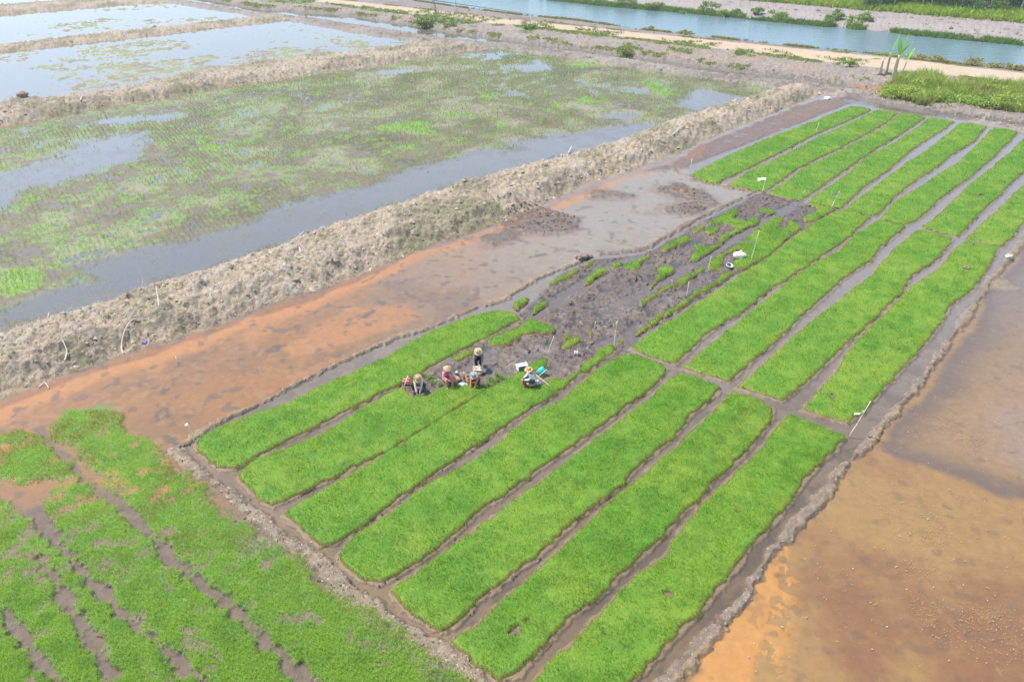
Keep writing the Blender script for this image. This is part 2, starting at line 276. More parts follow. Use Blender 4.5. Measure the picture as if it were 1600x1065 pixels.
# ------------------------------------------------------------------ terrain
W = {k: P(v) for k, v in dict(mainN=mainN, mainF=mainF, e2N=e2N, e2F=e2F, e3N=e3N, e3F=e3F, e4N=e4N, e4F=e4F, cbL=cbL, cN=cN, cF=cF,
      bundL=bundL, bundL2=bundL2, bundF=bundF, bundR=bundR).items()}
W['rdL'] = P(rdL, .5); W['rdH'] = P(rdH, .5); W['rvN'] = P(rvN, .05); W['rvF'] = P(rvF, .05)
WATER_Z = -0.05
BEDS = []
for row in ('near', 'middle', 'far'):
    for i, pl in enumerate(BEDROW[row]): BEDS.append((row, i, P(pl, 0.12)))
PATCHES = [(P(pl, 0.08), lab) for pl, lab in PATCH]
Z1 = lambda l: [(a/3.2, b/3.2) for a, b in l]
Z2 = lambda l: [(400+a/3.198, b/3.198) for a, b in l]
Z3 = lambda l: [(800+a/4, b/4) for a, b in l]
Z4 = lambda l: [(1200+a/4, b/4) for a, b in l]
ZF = lambda l: [(a/2.29, 600+b/2.29) for a, b in l]
A_WATER = [P(q) for q in [
 [(-200,590),(0,520),(94,492),(188,470),(250,445),(344,417),(438,385),(500,363),(588,332),(666,307),(713,292),(838,257),(925,236),(1000,211),(1037,195),(985,192),(940,203),(900,209),(822,216),(790,230),(730,240),(656,256),(588,281),(509,303),(469,309),(406,331),(359,356),(297,366),(234,381),(156,406),(109,416),(134,438),(62,459),(0,481),(-200,540)],
 Z1([(390,710),(550,670),(750,650),(760,700),(700,760),(710,800),(560,830),(450,880),(300,920),(200,930),(100,970),(0,1060),(-200,1080),(-200,900),(0,870),(100,840),(250,790),(380,740)]),
 Z1([(320,640),(500,590),(700,575),(950,565),(930,580),(780,600),(550,620),(350,640)]),
 Z3([(1010,620),(1150,560),(1300,580),(1450,605),(1380,650),(1270,680),(1120,675),(1040,640)]),
 Z3([(0,410),(130,380),(200,385),(280,430),(200,440),(60,430)]),
 Z2([(1290,330),(1400,300),(1500,345),(1400,345)]), Z2([(1130,270),(1240,270),(1220,300),(1160,290)]), Z2([(600,360),(700,350),(800,352),(720,368)]),
 Z3([(600,715),(740,720),(700,745),(620,735)]), Z1([(1300,1050),(1450,1000),(1599,960),(1700,1040),(1600,1100),(1300,1100)]),
 ]]
A_GREEN = [P(q) for q in [
 Z2([(580,635),(680,605),(760,598),(870,605),(860,640),(890,665),(820,668),(740,650),(640,658)]), Z2([(930,570),(1000,560),(1090,580),(1060,590),(960,580)]),
 Z2([(1100,480),(1130,460),(1220,470),(1200,495),(1120,490)]), Z2([(400,690),(470,680),(460,695)]), Z2([(510,690),(600,680),(650,690),(560,700)]),
 Z2([(740,735),(780,720),(790,740)]), Z2([(950,680),(1050,690),(1000,700)]), Z2([(1180,625),(1230,620),(1220,640)]), Z2([(1440,545),(1480,540),(1470,555)]),
 Z2([(1480,520),(1510,512),(1515,530)]), Z2([(630,760),(680,750),(670,765)]), Z2([(960,780),(1030,770),(1020,790)]),
 Z1([(460,850),(500,825),(555,830),(540,855)]), Z1([(350,860),(430,855),(400,870)]), Z1([(630,680),(670,672),(670,690)]),
 Z3([(420,600),(470,590),(520,625),(640,640),(500,650),(430,640)]), Z3([(240,635),(290,640),(300,665),(260,665)]), Z3([(195,680),(240,670),(240,690)]),
 Z3([(820,510),(880,500),(1000,560),(1050,590),(960,600),(860,560)]), Z3([(340,400),(440,390),(540,400),(440,430)]), Z3([(250,760),(310,755),(310,780)]),
 [(0,470),(0,420),(40,415),(90,425),(70,445),(30,465)], Z1([(1080,730),(1170,720),(1150,745)]), Z1([(1000,700),(1090,720),(1100,745),(1020,745)]),
 ]]
B_LAND = [P(q) for q in [
 Z1([(390,240),(600,230),(720,210),(870,205),(960,235),(850,250),(680,280),(520,300),(300,300),(420,280)]),
 Z1([(300,350),(500,320),(700,300),(1100,280),(1000,310),(1050,350),(980,390),(700,400),(550,440),(420,460),(350,430),(480,400),(620,395),(500,370),(650,345),(450,330)]),
 Z1([(1200,260),(1380,235),(1599,240),(1650,300),(1300,325),(1050,350),(1150,300)]), Z1([(900,330),(1600,290),(1700,290),(1300,360),(700,430)]),
 Z2([(380,200),(520,210),(560,230),(690,230),(560,255),(450,240)]), Z2([(20,250),(300,240),(410,270),(200,300),(0,320)]), Z2([(680,215),(740,215),(720,228)]),
 Z1([(260,385),(330,378),(400,395),(300,400)]), Z1([(0,290),(90,285),(130,300),(20,305)]), Z1([(200,330),(280,322),(260,335)]), Z1([(350,425),(380,420),(390,440),(360,445)])]]
C_LAND = [P(q) for q in [Z1([(220,130),(400,105),(560,100),(480,130),(360,150),(260,140)]), Z1([(780,115),(900,95),(1100,85),(950,105)]), Z1([(690,105),(740,100),(750,110)]), Z1([(480,55),(700,30),(850,22),(700,45)])]]
MUD = P([(800,497),(830,470),(850,450),(880,425),(905,412),(935,402),(985,398),(1015,390),(1050,370),(1100,342),(1150,318),(1180,303),(1195,300),(1250,312),(1310,326),(1290,338),(1240,368),(1175,410),(1125,447),(1080,478),(1020,512),(985,540),(955,560),(900,590),(868,605),(830,606),(800,590),(760,606),(700,608),(660,618),(625,612),(640,592),(690,568),(745,532),(790,508)])
NURS = P(bundL + [(936,396)] + bundL2[1:7] + [(1125,283),(1085,266),(1075,258),(1200,212),(1325,162),(1400,168),(1500,182),(1600,196),(1760,214)] + list(reversed(bundR)) + list(reversed(bundF)))
MUDCH = [P(q) for q in [[(880,460),(960,412),(1000,400)], Z7([(130,770),(250,700),(400,625),(480,575),(600,510)]), Z7([(640,700),(760,650),(860,600),(1000,520),(1150,430),(1300,340),(1500,230),(1560,190)]), Z7([(1560,190),(1700,110),(1800,60)]),
        Z7([(540,960),(700,900),(790,850)]), [(762,552),(735,575),(765,590),(790,598)]]]
MUDWET = [P(q) for q in [Z7([(560,700),(700,640),(840,620),(800,700),(700,760),(600,800),(540,780)]), Z7([(850,700),(1000,640),(1100,590),(1150,520),(1220,500),(1260,540),(1140,600),(1000,690),(900,740)]),
        [(770,585),(800,565),(820,548),(850,535),(862,545),(830,565),(800,582)], Z7([(700,960),(760,900),(900,820),(960,800),(720,960)]), Z8([(90,460),(150,450),(120,520),(30,560),(0,560),(0,520)])]]
FFCH = [P(ZF(q)) for q in [
   [(140,150),(160,190),(230,250),(300,340),(400,400),(500,500),(600,610),(700,700),(850,820),(950,920),(1100,1050),(1200,1150)],
   [(120,450),(200,560),(300,680),(400,780),(500,880),(620,960),(720,1060),(800,1140)],
   [(-80,700),(0,780),(80,900),(150,1000),(200,1064),(280,1160)], [(150,620),(250,800),(330,920),(400,1050)]]]
FFG = [P(ZF(q)) for q in [
   [(-300,180),(0,180),(100,180),(160,215),(225,260),(235,320),(140,345),(90,370),(40,350),(0,330),(-300,300)],
   [(185,150),(260,90),(350,75),(440,120),(450,150),(520,180),(570,230),(600,280),(700,360),(760,430),(850,500),(900,520),(920,560),(1000,590),(1080,640),(1160,700),(1300,790),(1450,900),(1640,1030),(1750,1160),(1100,1200),(0,1200),(-300,1200),(-300,400),(0,400),(60,450),(110,490),(130,430),(180,390),(270,350),(330,390),(420,360),(380,300),(280,230),(200,190)]]]
FFPALE = [P(q) for q in [ZF([(850,560),(930,540),(1000,590),(940,620),(840,640),(800,620)]), [(560,920),(620,980),(700,1040),(760,1100),(680,1070),(600,1000),(540,940)]]]
RFDARK = P([(1385,700),(1440,720),(1500,750),(1560,775),(1620,780),(1800,770),(1800,300),(1600,380),(1540,470),(1500,540),(1440,620),(1400,660)])
RF_ORANGE = P([(1230,800),(1215,840),(1220,890),(1205,940),(1190,990),(1195,1030),(1170,1100),(1030,1100),(1065,1060),(1110,1000),(1160,940),(1200,870),(1215,825)])
OFB = [P(q) for q in [  # bright orange sediment blobs in the flooded strip
   [(380,520),(420,497),(500,463),(560,440),(620,415),(650,405),(600,430),(530,460),(440,500),(400,530),(410,545),(385,540)],
   [(230,560),(260,548),(330,525),(400,500),(330,535),(262,560),(258,590),(235,580)], [(-50,665),(0,645),(80,608),(190,570),(120,605),(40,640),(-40,680)],
   [(500,500),(560,480),(640,470),(660,490),(620,510),(560,530),(500,545),(450,560),(440,540)], [(440,590),(520,560),(600,520),(560,540),(470,585)],
   Z6([(760,490),(800,488),(810,505),(780,515)]), Z6([(900,480),(990,465),(1010,485),(960,510),(910,500)]), Z6([(940,350),(1020,310),(1120,280),(1020,325)]),
   Z3([(870,1040),(950,1010),(1050,980),(1100,990),(1000,1035)])]]
SPUR = [P(q) for q in [[(780,350),(787,335),(819,317),(850,322),(897,338),(902,356),(880,360),(850,362),(800,358)], [(740,372),(790,362),(800,372),(770,383)], Z7([(980,100),(1050,75),(1150,60),(1080,10),(1050,-30),(1180,-20),(1260,30),(1280,60),(1160,130),(1060,130),(990,120)]), Z7([(900,-20),(1000,-60),(1080,-40),(1020,-10)]), [(905,300),(930,290),(985,305),(975,312),(920,310)], Z7([(970,0),(1060,20),(1090,40),(1040,35)])]]
OFVEG = [P(q) for q in [Z7([(750,120),(840,110),(900,125),(830,135)]), Z7([(620,310),(700,290),(680,315)])]]
WEEDS = [P(q) for q in [Z4([(720,520),(760,480),(900,440),(1000,430),(1120,480),(1300,480),(1450,500),(1600,510),(1750,540),(1750,640),(1600,640),(1500,620),(1350,590),(1100,580),(1000,610),(950,600),(880,580),(780,560)]),
   [(645,28),(665,20),(700,24),(745,30),(790,36),(745,42),(700,46),(655,42)], Z3([(60,160),(240,160),(250,200),(150,215),(80,240)]), Z3([(640,330),(740,300),(820,330),(720,360)]), Z3([(360,200),(700,230),(650,260),(420,215)]), Z3([(950,275),(1280,300),(1280,320),(1000,300)]),
   [(390,0),(430,-8),(470,0),(500,6),(480,12),(420,8)], Z4([(0,340),(180,370),(200,400),(40,380)]), Z4([(330,385),(580,405),(560,430),(420,430)]), [(500,10),(560,14),(640,24),(640,30),(560,20)], Z3([(1000,330),(1130,345),(1120,368),(960,345)]), Z3([(1400,340),(1470,345),(1470,390),(1400,370)])]]

WEEDS[0] = P(Z4([(720,520),(760,480),(900,460),(1000,450),(1120,490),(1300,490),(1450,505),(1600,515),(1750,540),(1750,640),(1600,640),(1500,620),(1350,590),(1100,580),(1000,610),(950,600),(880,580),(780,560)]), 1.1)
def terrain(X, Y):
    """height, albedo, wetness and roughness of the ground"""
    X = X.astype(np.float64); Y = Y.astype(np.float64)
    shp = X.shape
    n1 = fbm(X, Y, 3.0, 4, 3)-.5; n2 = fbm(X, Y, 0.9, 4, 5)-.5; n3 = fbm(X, Y, 0.28, 3, 9)-.5; n0 = fbm(X, Y, 11.0, 4, 21)-.5
    s = {k: curve_s(W[k], X, Y) for k in ('mainN','mainF','e2N','e2F','e3N','e3F','e4N','e4F','cbL','cN','cF','rdL','rdH','rvN','rvF')}
    def mix(a, b, t):
        t = np.clip(t, 0, 1)[..., None]; return a*(1-t)+np.asarray(b, dtype=np.float32)*t
    Zt = np.full(shp, -0.12, np.float32); C = np.zeros(shp+(3,), np.float32); C[:] = (.30, .22, .15)
    R = np.full(shp, .15, np.float32); Wt = np.full(shp, .4, np.float32)
    TAN = (.56, .44, .30); DARK = (.16, .12, .095); GREY = (.25, .215, .195)
    # --- flooded strip between the embankment and the nursery
    g = sm(X*.6+Y*.4, 6, 22)
    C[:] = 0; C += mix(np.broadcast_to(np.array((.35,.19,.06), np.float32), shp+(3,)), (.43,.385,.32), g)
    C = mix(C, (.50,.24,.05), sm(n1+n0*.8, .0, .26)*(1-g)*.6)
    C = mix(C, (.23,.155,.095), sm(-n1-n0*.6+n2*.3, .0, .25)*.7*(1-.75*g))
    Zt += (n1*.03+n2*.03+n3*.015).astype(np.float32)
    for q in OFB:
        d = sdp(q, X, Y, 1.5)+n1*.9+n2*.7; C = mix(C, (.60,.30,.09), sm(d, -.25, .35)*.75); Zt += sm(d, -.2, .5)*.025
    dN = -s['mainN']
    rim = sm(dN+n2*.6, -.3, .0)*(1-sm(dN+n2*.9+n1*.8, .25, .95))
    C = mix(C, (.42,.185,.035), rim*.9*(1-.5*g)); 
    band = sm(dN+n1*1.2, .3, .6)*(1-sm(dN+n1*1.6, .9, 1.7))
    C = mix(C, (.66,.32,.07), band*.9*(1-sm(X, 4, 16)))
    for q in SPUR:
        d = sdp(q, X, Y, 2)+n1*1.5+n2*1.0; k = sm(d, -.2, .3); Zt = np.where(k > 0, np.maximum(Zt, -0.13+k*(.13+np.abs(n2)*.16)), Zt); C = mix(C, DARK, k*.8); C = mix(C, (.36,.17,.07), sm(d, -.6, -.1)*(1-k)*.6); R = np.maximum(R, k)
    for q in OFVEG:
        d = sdp(q, X, Y, 2)+n2*1.4; k = sm(d, -.2, .3); C = mix(C, (.33,.2,.12), k*.8); Zt += k*.09
    # footprints, fine silt
    C = mix(C, (.21,.135,.075), sm(n3+n2*.6, .08, .26)*.22*(1-.7*g)); C = mix(C, (.50,.33,.17), sm(-n3+n2*.5, .12, .24)*.35)
    for q in (P([(278,560),(262,600),(252,640),(262,668),(272,690)]), P([(600,470),(560,500),(480,520),(420,545)]), P([(700,430),(760,410),(850,395),(930,370)])): C = mix(C, (.14,.11,.095), (1-sm(dpl(q, X, Y, 2)+n1*.6, .1, .35))*sm(n2+n3*.5, .0, .12)*.75)
    fp = fbm(X, Y, .5, 2, 77); C = mix(C, (.17,.13,.11), sm(fp, .70, .80)*.6)
    # bare dirt between embankment and far nursery rows
    d = sdp(P([(1000,268),(1050,250),(1120,214),(1200,182),(1260,158),(1340,148),(1345,158),(1325,166),(1200,214),(1075,268),(1080,262)]), X, Y, 3)+n2*1.2
    k = sm(d, -.3, .5); C = mix(C, (.25,.17,.13), k); C = mix(C, (.36,.19,.11), k*sm(n2+n1, .12, .3)*.7); Zt = np.where(k > 0, Zt*(1-k)+k*(-.0+n1*.16+n2*.14), Zt); R = np.maximum(R, k*.8)
    # --- front-left rice
    below = sdp(P([(-400,660),(0,640),(230,640),(272,702)]+bundF[1:]+[(800,1250),(-400,1250)]), X, Y, 4)
    d = np.full(shp, -9, np.float32)
    for q in FFG: d = np.maximum(d, sdp(q, X, Y, 3))
    ffg = sm(d+n2*1.0+n1*.5+n3*.5, -.3, .35)
    ch = np.full(shp, 3, np.float32)
    for q in FFCH: ch = np.minimum(ch, dpl(q, X, Y, 3))
    chm = 1-sm(ch+n2*.5+n3*.5, .06, .30)
    southY = sm(G(0, 760)[1]-Y, -.5, 2.5)
    C = mix(C, (.24,.18,.11), sm(below, -.5, .3)*southY)
    C = mix(C, (.25,.18,.12), chm*sm(below, 0, .3)*.8); R = np.maximum(R, chm*sm(below, 0, .2)*.8)
    Zt = np.where(below > 0, Zt+ffg*.10*(1-chm)+southY*.05+chm*(n2*.16+n3*.08)*southY, Zt)
    C = mix(C, (.17,.36,.04), ffg*(1-chm)*.9*sm(fbm(X, Y, .55, 3, 300), .28, .40))
    for q in FFPALE:
        d = sdp(q, X, Y, 2)+n2*1.0; k = sm(d, -.2, .4); C = mix(C, (.36,.29,.23), k); Zt += k*.05
    ffmask = ffg*(1-chm)*(below > 0)
    # --- right-hand pond
    rr = P([(1000,1110)]+bundR[1:]+[(1720,230),(2000,200),(2200,1200)])
    d = sdp(rr, X, Y, 30); inr = d > 0
    rc = np.zeros(shp+(3,), np.float32); rc[:] = (.47,.30,.105)
    rc = mix(rc, (.31,.14,.06), sm(n0*1.2+n1*.7, .02, .3)*.8)
    rc = mix(rc, (.38,.26,.11), sm(-n0-n1*.8, .05, .3)*.5)
    dd = sdp(RFDARK, X, Y, 6)+n1*1.2; rc = mix(rc, (.24,.175,.135), sm(dd, -.2, .2)*(1-.85*sm(dd, .1, 2.0))); rc = mix(rc, (.43,.32,.24), sm(dd, .1, 3)*(.5+.5*sm(n0+n1, -.05, .2)))
    rc = mix(rc, (.29,.25,.21), sm(dd, 0, 1)*sm(Y, 30, 42)*.8)
    rc = mix(rc, (.22,.14,.08), sm(n3+n2*.8, .14, .32)*.18); rc = mix(rc, (.52,.38,.20), sm(-n3+n2*.4, .14, .3)*.15)
    dd = sdp(RF_ORANGE, X, Y, 2)+n2*.9+n3*.3; ko = np.maximum(sm(dd, -.05, .12), sm(dd, -1.0, -.1)*sm(n3*1.2+n2, .10, .16)); rc = mix(rc, (.70,.38,.10), ko*.9)
    rc = mix(rc, (.52,.33,.15), sm(n3+n2*.8, .38, .46)*.5)
    rc = mix(rc, (.20,.14,.10), sm(fp, .70, .80)*.35)
    k = inr.astype(np.float32); C = C*(1-k[..., None])+rc*k[..., None]; Zt = np.where(inr, -.13+n1*.03+n2*.03+ko*.045, Zt)
    for q, rad in ((P([(1460,645),(1490,660),(1520,690)]), .5), (P([(1430,760),(1450,800)]), .5), (P([(1560,960),(1600,990),(1500,960)]), .8), (P([(1440,870),(1445,940)]), .4), (P([(1490,520),(1475,560)]), .2)):
        dd = dpl(q, X, Y, 3)-rad+n2*2.2+n3*1.2; kk = 1-sm(dd, -.25, .1); Zt += kk*.03*(.5+fbm(X, Y, .3, 2, 8)); C = mix(C, (.30,.20,.11), kk*.5*sm(n3+n2, -.05, .1))
    dd = dpl(P([(1545,437),(1560,440),(1570,445)]), X, Y, 3)+n2; kk = 1-sm(dd, .5, 1.1); Zt += kk*.2*(.6+n2); C = mix(C, (.34,.26,.18), kk*.8)
    # --- nursery
    d = sdp(NURS, X, Y, 3); nu = d > 0
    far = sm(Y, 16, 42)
    nc = mix(np.broadcast_to(np.array((.23,.16,.085), np.float32), shp+(3,)), (.35,.31,.285), far)  # channel bed paler with distance: sky reflection put into the colour
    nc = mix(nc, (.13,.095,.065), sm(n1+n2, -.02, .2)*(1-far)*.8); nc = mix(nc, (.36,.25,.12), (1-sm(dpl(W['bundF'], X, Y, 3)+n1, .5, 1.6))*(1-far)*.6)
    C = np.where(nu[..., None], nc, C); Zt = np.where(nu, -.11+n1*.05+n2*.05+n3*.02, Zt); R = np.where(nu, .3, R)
    dr = curve_s(P([(1000,600),(1500,540)]), X, Y)
    d = sdp(MUD, X, Y, 2)+n2*.4; k = sm(d, -.15, .25)
    chd = np.full(shp, 3, np.float32)
    for q in MUDCH: chd = np.minimum(chd, dpl(q, X, Y, 3))
    wetp = np.zeros(shp, np.float32)
    for q in MUDWET: wetp = np.maximum(wetp, sm(sdp(q, X, Y, 2)+n2*1.2, -.3, .3))
    kc = (1-sm(chd+n2*.4, .22, .5))
    holes = sm(fbm(X, Y, .36, 2, 41), .55, .75)
    mz = -.012+n2*.12+n3*.12-holes*.07-wetp*.045-kc*.09
    Zt = np.where(k > 0, Zt*(1-k)+mz*k, Zt); C = mix(C, (.17,.122,.092), k*.92); C = mix(C, (.07,.055,.05), k*holes*.8); C = mix(C, (.28,.21,.17), k*sm(n3+n2*.6, .12, .3)*.6); C = mix(C, (.27,.225,.2), k*np.maximum(wetp, kc)*.7)
    C = mix(C, (.36,.25,.17), k*sm(n1+n2*.6, .12, .3)*.35)
    R = np.maximum(R, k*.7); Wt = np.maximum(Wt, k*.6)
    # bed footings: yellowish soil lip under the beds
    for row, i, q in BEDS:
        d = sdp(q, X, Y, 1.2); kk = sm(d+n3*.25, -.22, -.02); C = mix(C, (.32,.225,.125), kk*.7); C = mix(C, (.24,.17,.12), sm(d, .0, .2)*.8); Zt = np.where(kk > 0, np.maximum(Zt, -.12+kk*.1), Zt)
    # --- clod bunds
    for q, w, h, col in ((W['bundL'], .15, .05, (.42,.30,.18)), (W['bundL2'], .16, .07, (.33,.21,.13)), (W['bundF'], .30, .08, (.42,.32,.22)), (W['bundR'], .21, .06, (.33,.25,.18))):
        wv = .55+.95*fbm(X, Y, 1.9, 3, 71); d = dpl(q, X, Y, 2)+n2*.45+n3*.3; k = 1-sm(d, w*.3*wv, w*1.5*wv)
        Zt = np.where(k > 0, np.maximum(Zt, -.13+k*(.13+h*(.75+.9*np.abs(n3*1.2+n2)))), Zt)
        C = mix(C, col, sm(k, .3, .85)*(.45+.5*sm(n2+n1, -.15, .15))); C = mix(C, (.22,.155,.10), sm(n3+n2, .05, .2)*sm(k, .1, .4)*.8); C = mix(C, (.26,.17,.095), sm(k, .0, .15)*(1-sm(k, .25, .6))*.7); R = np.maximum(R, k)
    # --- fields beyond the main embankment
    cb = -s['cbL']
    A = (s['mainF'] > 0) & (s['e2N'] < 0) & (cb > 0)
    wd = np.full(shp, -6, np.float32)
    for q in A_WATER: wd = np.maximum(wd, sdp(q, X, Y, 6))
    wd = wd+n1*3.6+n2*2.4
    wd = wd+n3*1.5; wet = np.maximum(sm(wd, -.5, .9), .85*sm(n0*.6+n1*.8+n2*1.3, .27, .40))
    gr = sm(n0*.35+n1*.55+n2*1.5+n3*.8, -.10, .26)
    gb = np.full(shp, -3, np.float32)
    for q in A_GREEN: gb = np.maximum(gb, sdp(q, X, Y, 3))
    gbm = sm(gb+n2*2+n1+n3*1.3, -.35, .5)
    left = 1-sm(X, -26, -6)
    ac = mix(np.broadcast_to(np.array((.23,.185,.10), np.float32), shp+(3,)), (.40,.33,.22), sm(n1-n0*.4+n2*.5, -.05, .2))
    ac = mix(ac, (.11,.08,.045), sm(-n1*.8+n2*1.5-n0*.4+n3*.6, .06, .28)*.65)
    ac = mix(ac, (.30,.36,.10), gr*.65); ac = mix(ac, (.27,.45,.06), gbm*.95)
    ac = mix(ac, (.26,.40,.09), left*sm(n1*.7+n2*1.5+n3, -.02, .25)*.6)
    wcol = mix(np.broadcast_to(np.array((.19,.20,.215), np.float32), shp+(3,)), (.30,.30,.31), sm(Y, 34, 70))  # slate bed tint carries part of the reflected sky's blue-grey
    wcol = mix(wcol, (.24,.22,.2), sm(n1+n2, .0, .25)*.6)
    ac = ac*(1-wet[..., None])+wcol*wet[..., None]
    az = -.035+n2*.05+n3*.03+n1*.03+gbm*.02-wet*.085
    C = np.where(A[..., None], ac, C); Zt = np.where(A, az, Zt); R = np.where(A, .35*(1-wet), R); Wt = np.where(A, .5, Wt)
    amask = np.where(A, 1-wet, 0); agreen = np.where(A, np.maximum(np.maximum(gbm, gr*.45), left*sm(n1*.7+n2*1.5+n3, -.02, .25)*.8)*(1-wet*.85), 0)
    B = (s['e2F'] > 0) & (s['e3N'] < 0) & (cb > 0)
    Cc = (s['e3F'] > 0) & (s['e4N'] < 0) & (cb > 0)
    D = (s['e4F'] > 0) & (cb > 0)
    for M, polys in ((B, B_LAND), (Cc, C_LAND), (D, [])):
        ld = np.full(shp, -4, np.float32)
        for q in polys: ld = np.maximum(ld, sdp(q, X, Y, 4))
        ld = np.maximum(sm(ld+n1*5+n2*4.5+1.1, -.2, .9), .9*sm(n0*.6+n1*1.0+n2*1.2, .30, .40))
        bc = mix(np.broadcast_to(np.array((.30,.28,.29), np.float32), shp+(3,)), (.36,.29,.25), sm(n0, -.1, .2)*.6)
        bc = mix(bc, (.36,.31,.15), ld*.9); bc = mix(bc, (.31,.37,.11), ld*sm(n1+n2*1.5, .0, .2)*.6); bc = mix(bc, (.30,.22,.15), ld*sm(-n1+n2, .02, .2)*.8)
        C = np.where(M[..., None], bc, C); Zt = np.where(M, -.13+ld*(.085+n2*.12+n3*.12), Zt); R = np.where(M, .2*ld, R)
    # --- embankments
    lump = np.abs(fbm(X, Y, 1.3, 4, 51, .62)-.5)*2; lump2 = fbm(X, Y, .5, 4, 61, .65)-.5
    emb = np.zeros(shp, np.float32)
    dark = np.clip(-lump2*2.2, 0, 1)
    for a, b, h, lim in (('mainN','mainF', .95, None), ('e2N','e2F', .85, 1), ('e3N','e3F', .55, 1), ('e4N','e4F', .6, 1)):
        s1 = s[a]+n1*.9+n2*.5; s2 = -s[b]+n1*.7+n2*.4; w = np.maximum(s1+s2, .5)
        k = np.clip(sm(s1/np.minimum(w, 6), -.03, .40)*sm(s2/np.minimum(w, 6), -.02, .30), 0, 1)
        if lim: k = k*sm(cb, -1.5, .5)
        else: k = k*(1-sm(s['cN'], -1, 0))
        z = -.14+k*h+sm(k, .02, .25)*(lump2*.5+lump*.42-.18)
        kk = sm(k, .03, .12); Zt = Zt*(1-kk)+np.maximum(z, Zt)*kk
        ec = mix(np.broadcast_to(np.array(TAN, np.float32), shp+(3,)), (.36,.275,.19), sm(n1*1.3+n2*.5+lump2, -.08, .22))
        ec = mix(ec, (.60,.51,.41), sm(-n1*.7+lump2*1.3+n2, .12, .38)*.7)
        ec = mix(ec, (.25,.185,.13), sm(-lump2+n2*.3, .14, .34)*.6)
        ec = mix(ec, (.24,.27,.10), sm(n2+n1*1.1, .17, .32)*.45)
        side = 1-sm(s1, .1, 1.0)
        ec = mix(ec, (.27,.195,.125), side*.65*sm(n2+lump2, -.2, .1)); ec = mix(ec, (.30,.30,.13), sm(n1*.8-n2*.8, .10, .25)*.4)
        C = mix(C, ec, 0) if False else C*(1-kk[..., None])+ec*kk[..., None]
        R = np.maximum(R, kk); Wt = Wt*(1-kk); emb = np.maximum(emb, kk*np.sign(h))
    # --- canal bank, canal, land up to the road, river
    beyond = sm(-cb+n2*.4+n1*.5, -.35, .25)          # beyond the near foot of the canal bank
    lb = n1*.28+lump2*.34
    bz = .22+lb
    can = np.maximum(0, np.minimum(s['cN'], -s['cF']))
    canm = sm(np.minimum(s['cN'], -s['cF'])+n2*.25, -.25, .3)*(1-sm(X, 40.5, 43))
    bc = mix(np.broadcast_to(np.array((.37,.30,.24), np.float32), shp+(3,)), (.22,.16,.12), sm(lump2-n1*.5, .02, .22)*.8)
    bc = mix(bc, (.50,.44,.38), sm(n2+n1, .12, .3)*.5)
    inland = sm(s['cF'], .0, 1.2)
    toroad = -s['rdL']
    bz = bz+inland*(.32+n1*.3)
    bc = mix(bc, (.46,.38,.30), inland*.55); bc = mix(bc, (.50,.30,.2), inland*sm(n1*1.2+n0, .12, .3)*.5)
    Zt = Zt*(1-beyond)+bz*beyond; C = C*(1-beyond[..., None])+bc*beyond[..., None]; R = np.maximum(R*(1-beyond), beyond*.95); Wt *= (1-beyond)
    Zt = Zt*(1-canm)+(-.25)*canm; C = mix(C, (.25,.24,.22), canm)
    # second, steep-sided ditch on the right
    q = P(Z4([(500,552),(620,562),(750,585),(900,607),(1000,622),(1150,640),(1300,665),(1450,690),(1600,705),(1800,730),(2100,770)]))
    d = dpl(q, X, Y, 4); k = 1-sm(d+n2*.5, .35, 1.0); Zt = Zt*(1-k)+(-.55)*k; C = mix(C, (.34,.20,.10), k*.9)
    sgn = sdp(np.vstack([q, P([(2100,100),(1325,100)])]), X, Y, 4)
    kf = sm(sgn, 0, .4)*(1-sm(d+n2, .9, 1.7)); C = mix(C, (.44,.26,.12), kf*.8); 
    # dark wet slip in front of it
    d = dpl(P(Z4([(520,625),(600,640),(900,690),(1200,730),(1500,770),(1700,800)])), X, Y, 5)+n2*.8+n1; k = 1-sm(d, .5, 1.3); C = mix(C, (.17,.135,.12), k*.75); Zt -= k*.15
    q2 = P(Z4([(560,580),(700,615),(900,640),(1200,690),(1500,735),(1800,780)])); d = dpl(q2, X, Y, 4)+n2*.5; k = 1-sm(d, .2, 1.2); Zt = np.maximum(Zt, k*.38*(1+n2)-.1); C = mix(C, (.38,.31,.25), k*.7)
    # road
    rd = np.minimum(s['rdL'], -s['rvN']); past = sm(s['rdL'], -1.2, .3)*sm(-s['rvN'], -.2, .5)
    Zt = Zt*(1-past)+(.0+.5*sm(-s['rvN'], -.2, 4.2)+n2*.04)*past
    road = sm(np.minimum(s['rdL'], -s['rdH'])+n1*.8+n2*.4+.5, -.1, .5)
    verge = sm(s['rdH'], -.3, .6)
    vc = mix(np.broadcast_to(np.array((.36,.29,.25), np.float32), shp+(3,)), (.24,.18,.155), sm(n1+n0, .0, .25)*.8)
    C = C*(1-(past*verge)[..., None])+vc*(past*verge)[..., None]
    C = mix(C, (.72,.54,.36), road*past); C = mix(C, (.62,.44,.29), road*past*sm(n1, 0, .2)*.5); R = np.where(road*past > .5, .25, R)
    rut = np.abs(s['rdL']-.9)+n2*.2; C = mix(C, (.66,.53,.41), (1-sm(rut, .2, .5))*road*past*.6)
    # green flush on banks
    gz = np.zeros(shp, np.float32)
    for q in WEEDS: gz = np.maximum(gz, sm(sdp(q, X, Y, 3)+n2*2+n1*1.6, -.4, .5))
    C = mix(C, (.24,.30,.07), gz*.8*(1-road*past)); 
    
    edge = (1-sm(np.abs(s['rvN']+.7)+n2, .2, 1.0))*sm(n1+n2, -.05, .15); C = mix(C, (.22,.24,.10), edge*.8)
    # river cut and far bank
    rv = sm(s['rvN'], -.5, .3); Zt = Zt*(1-rv)+(-.9)*rv
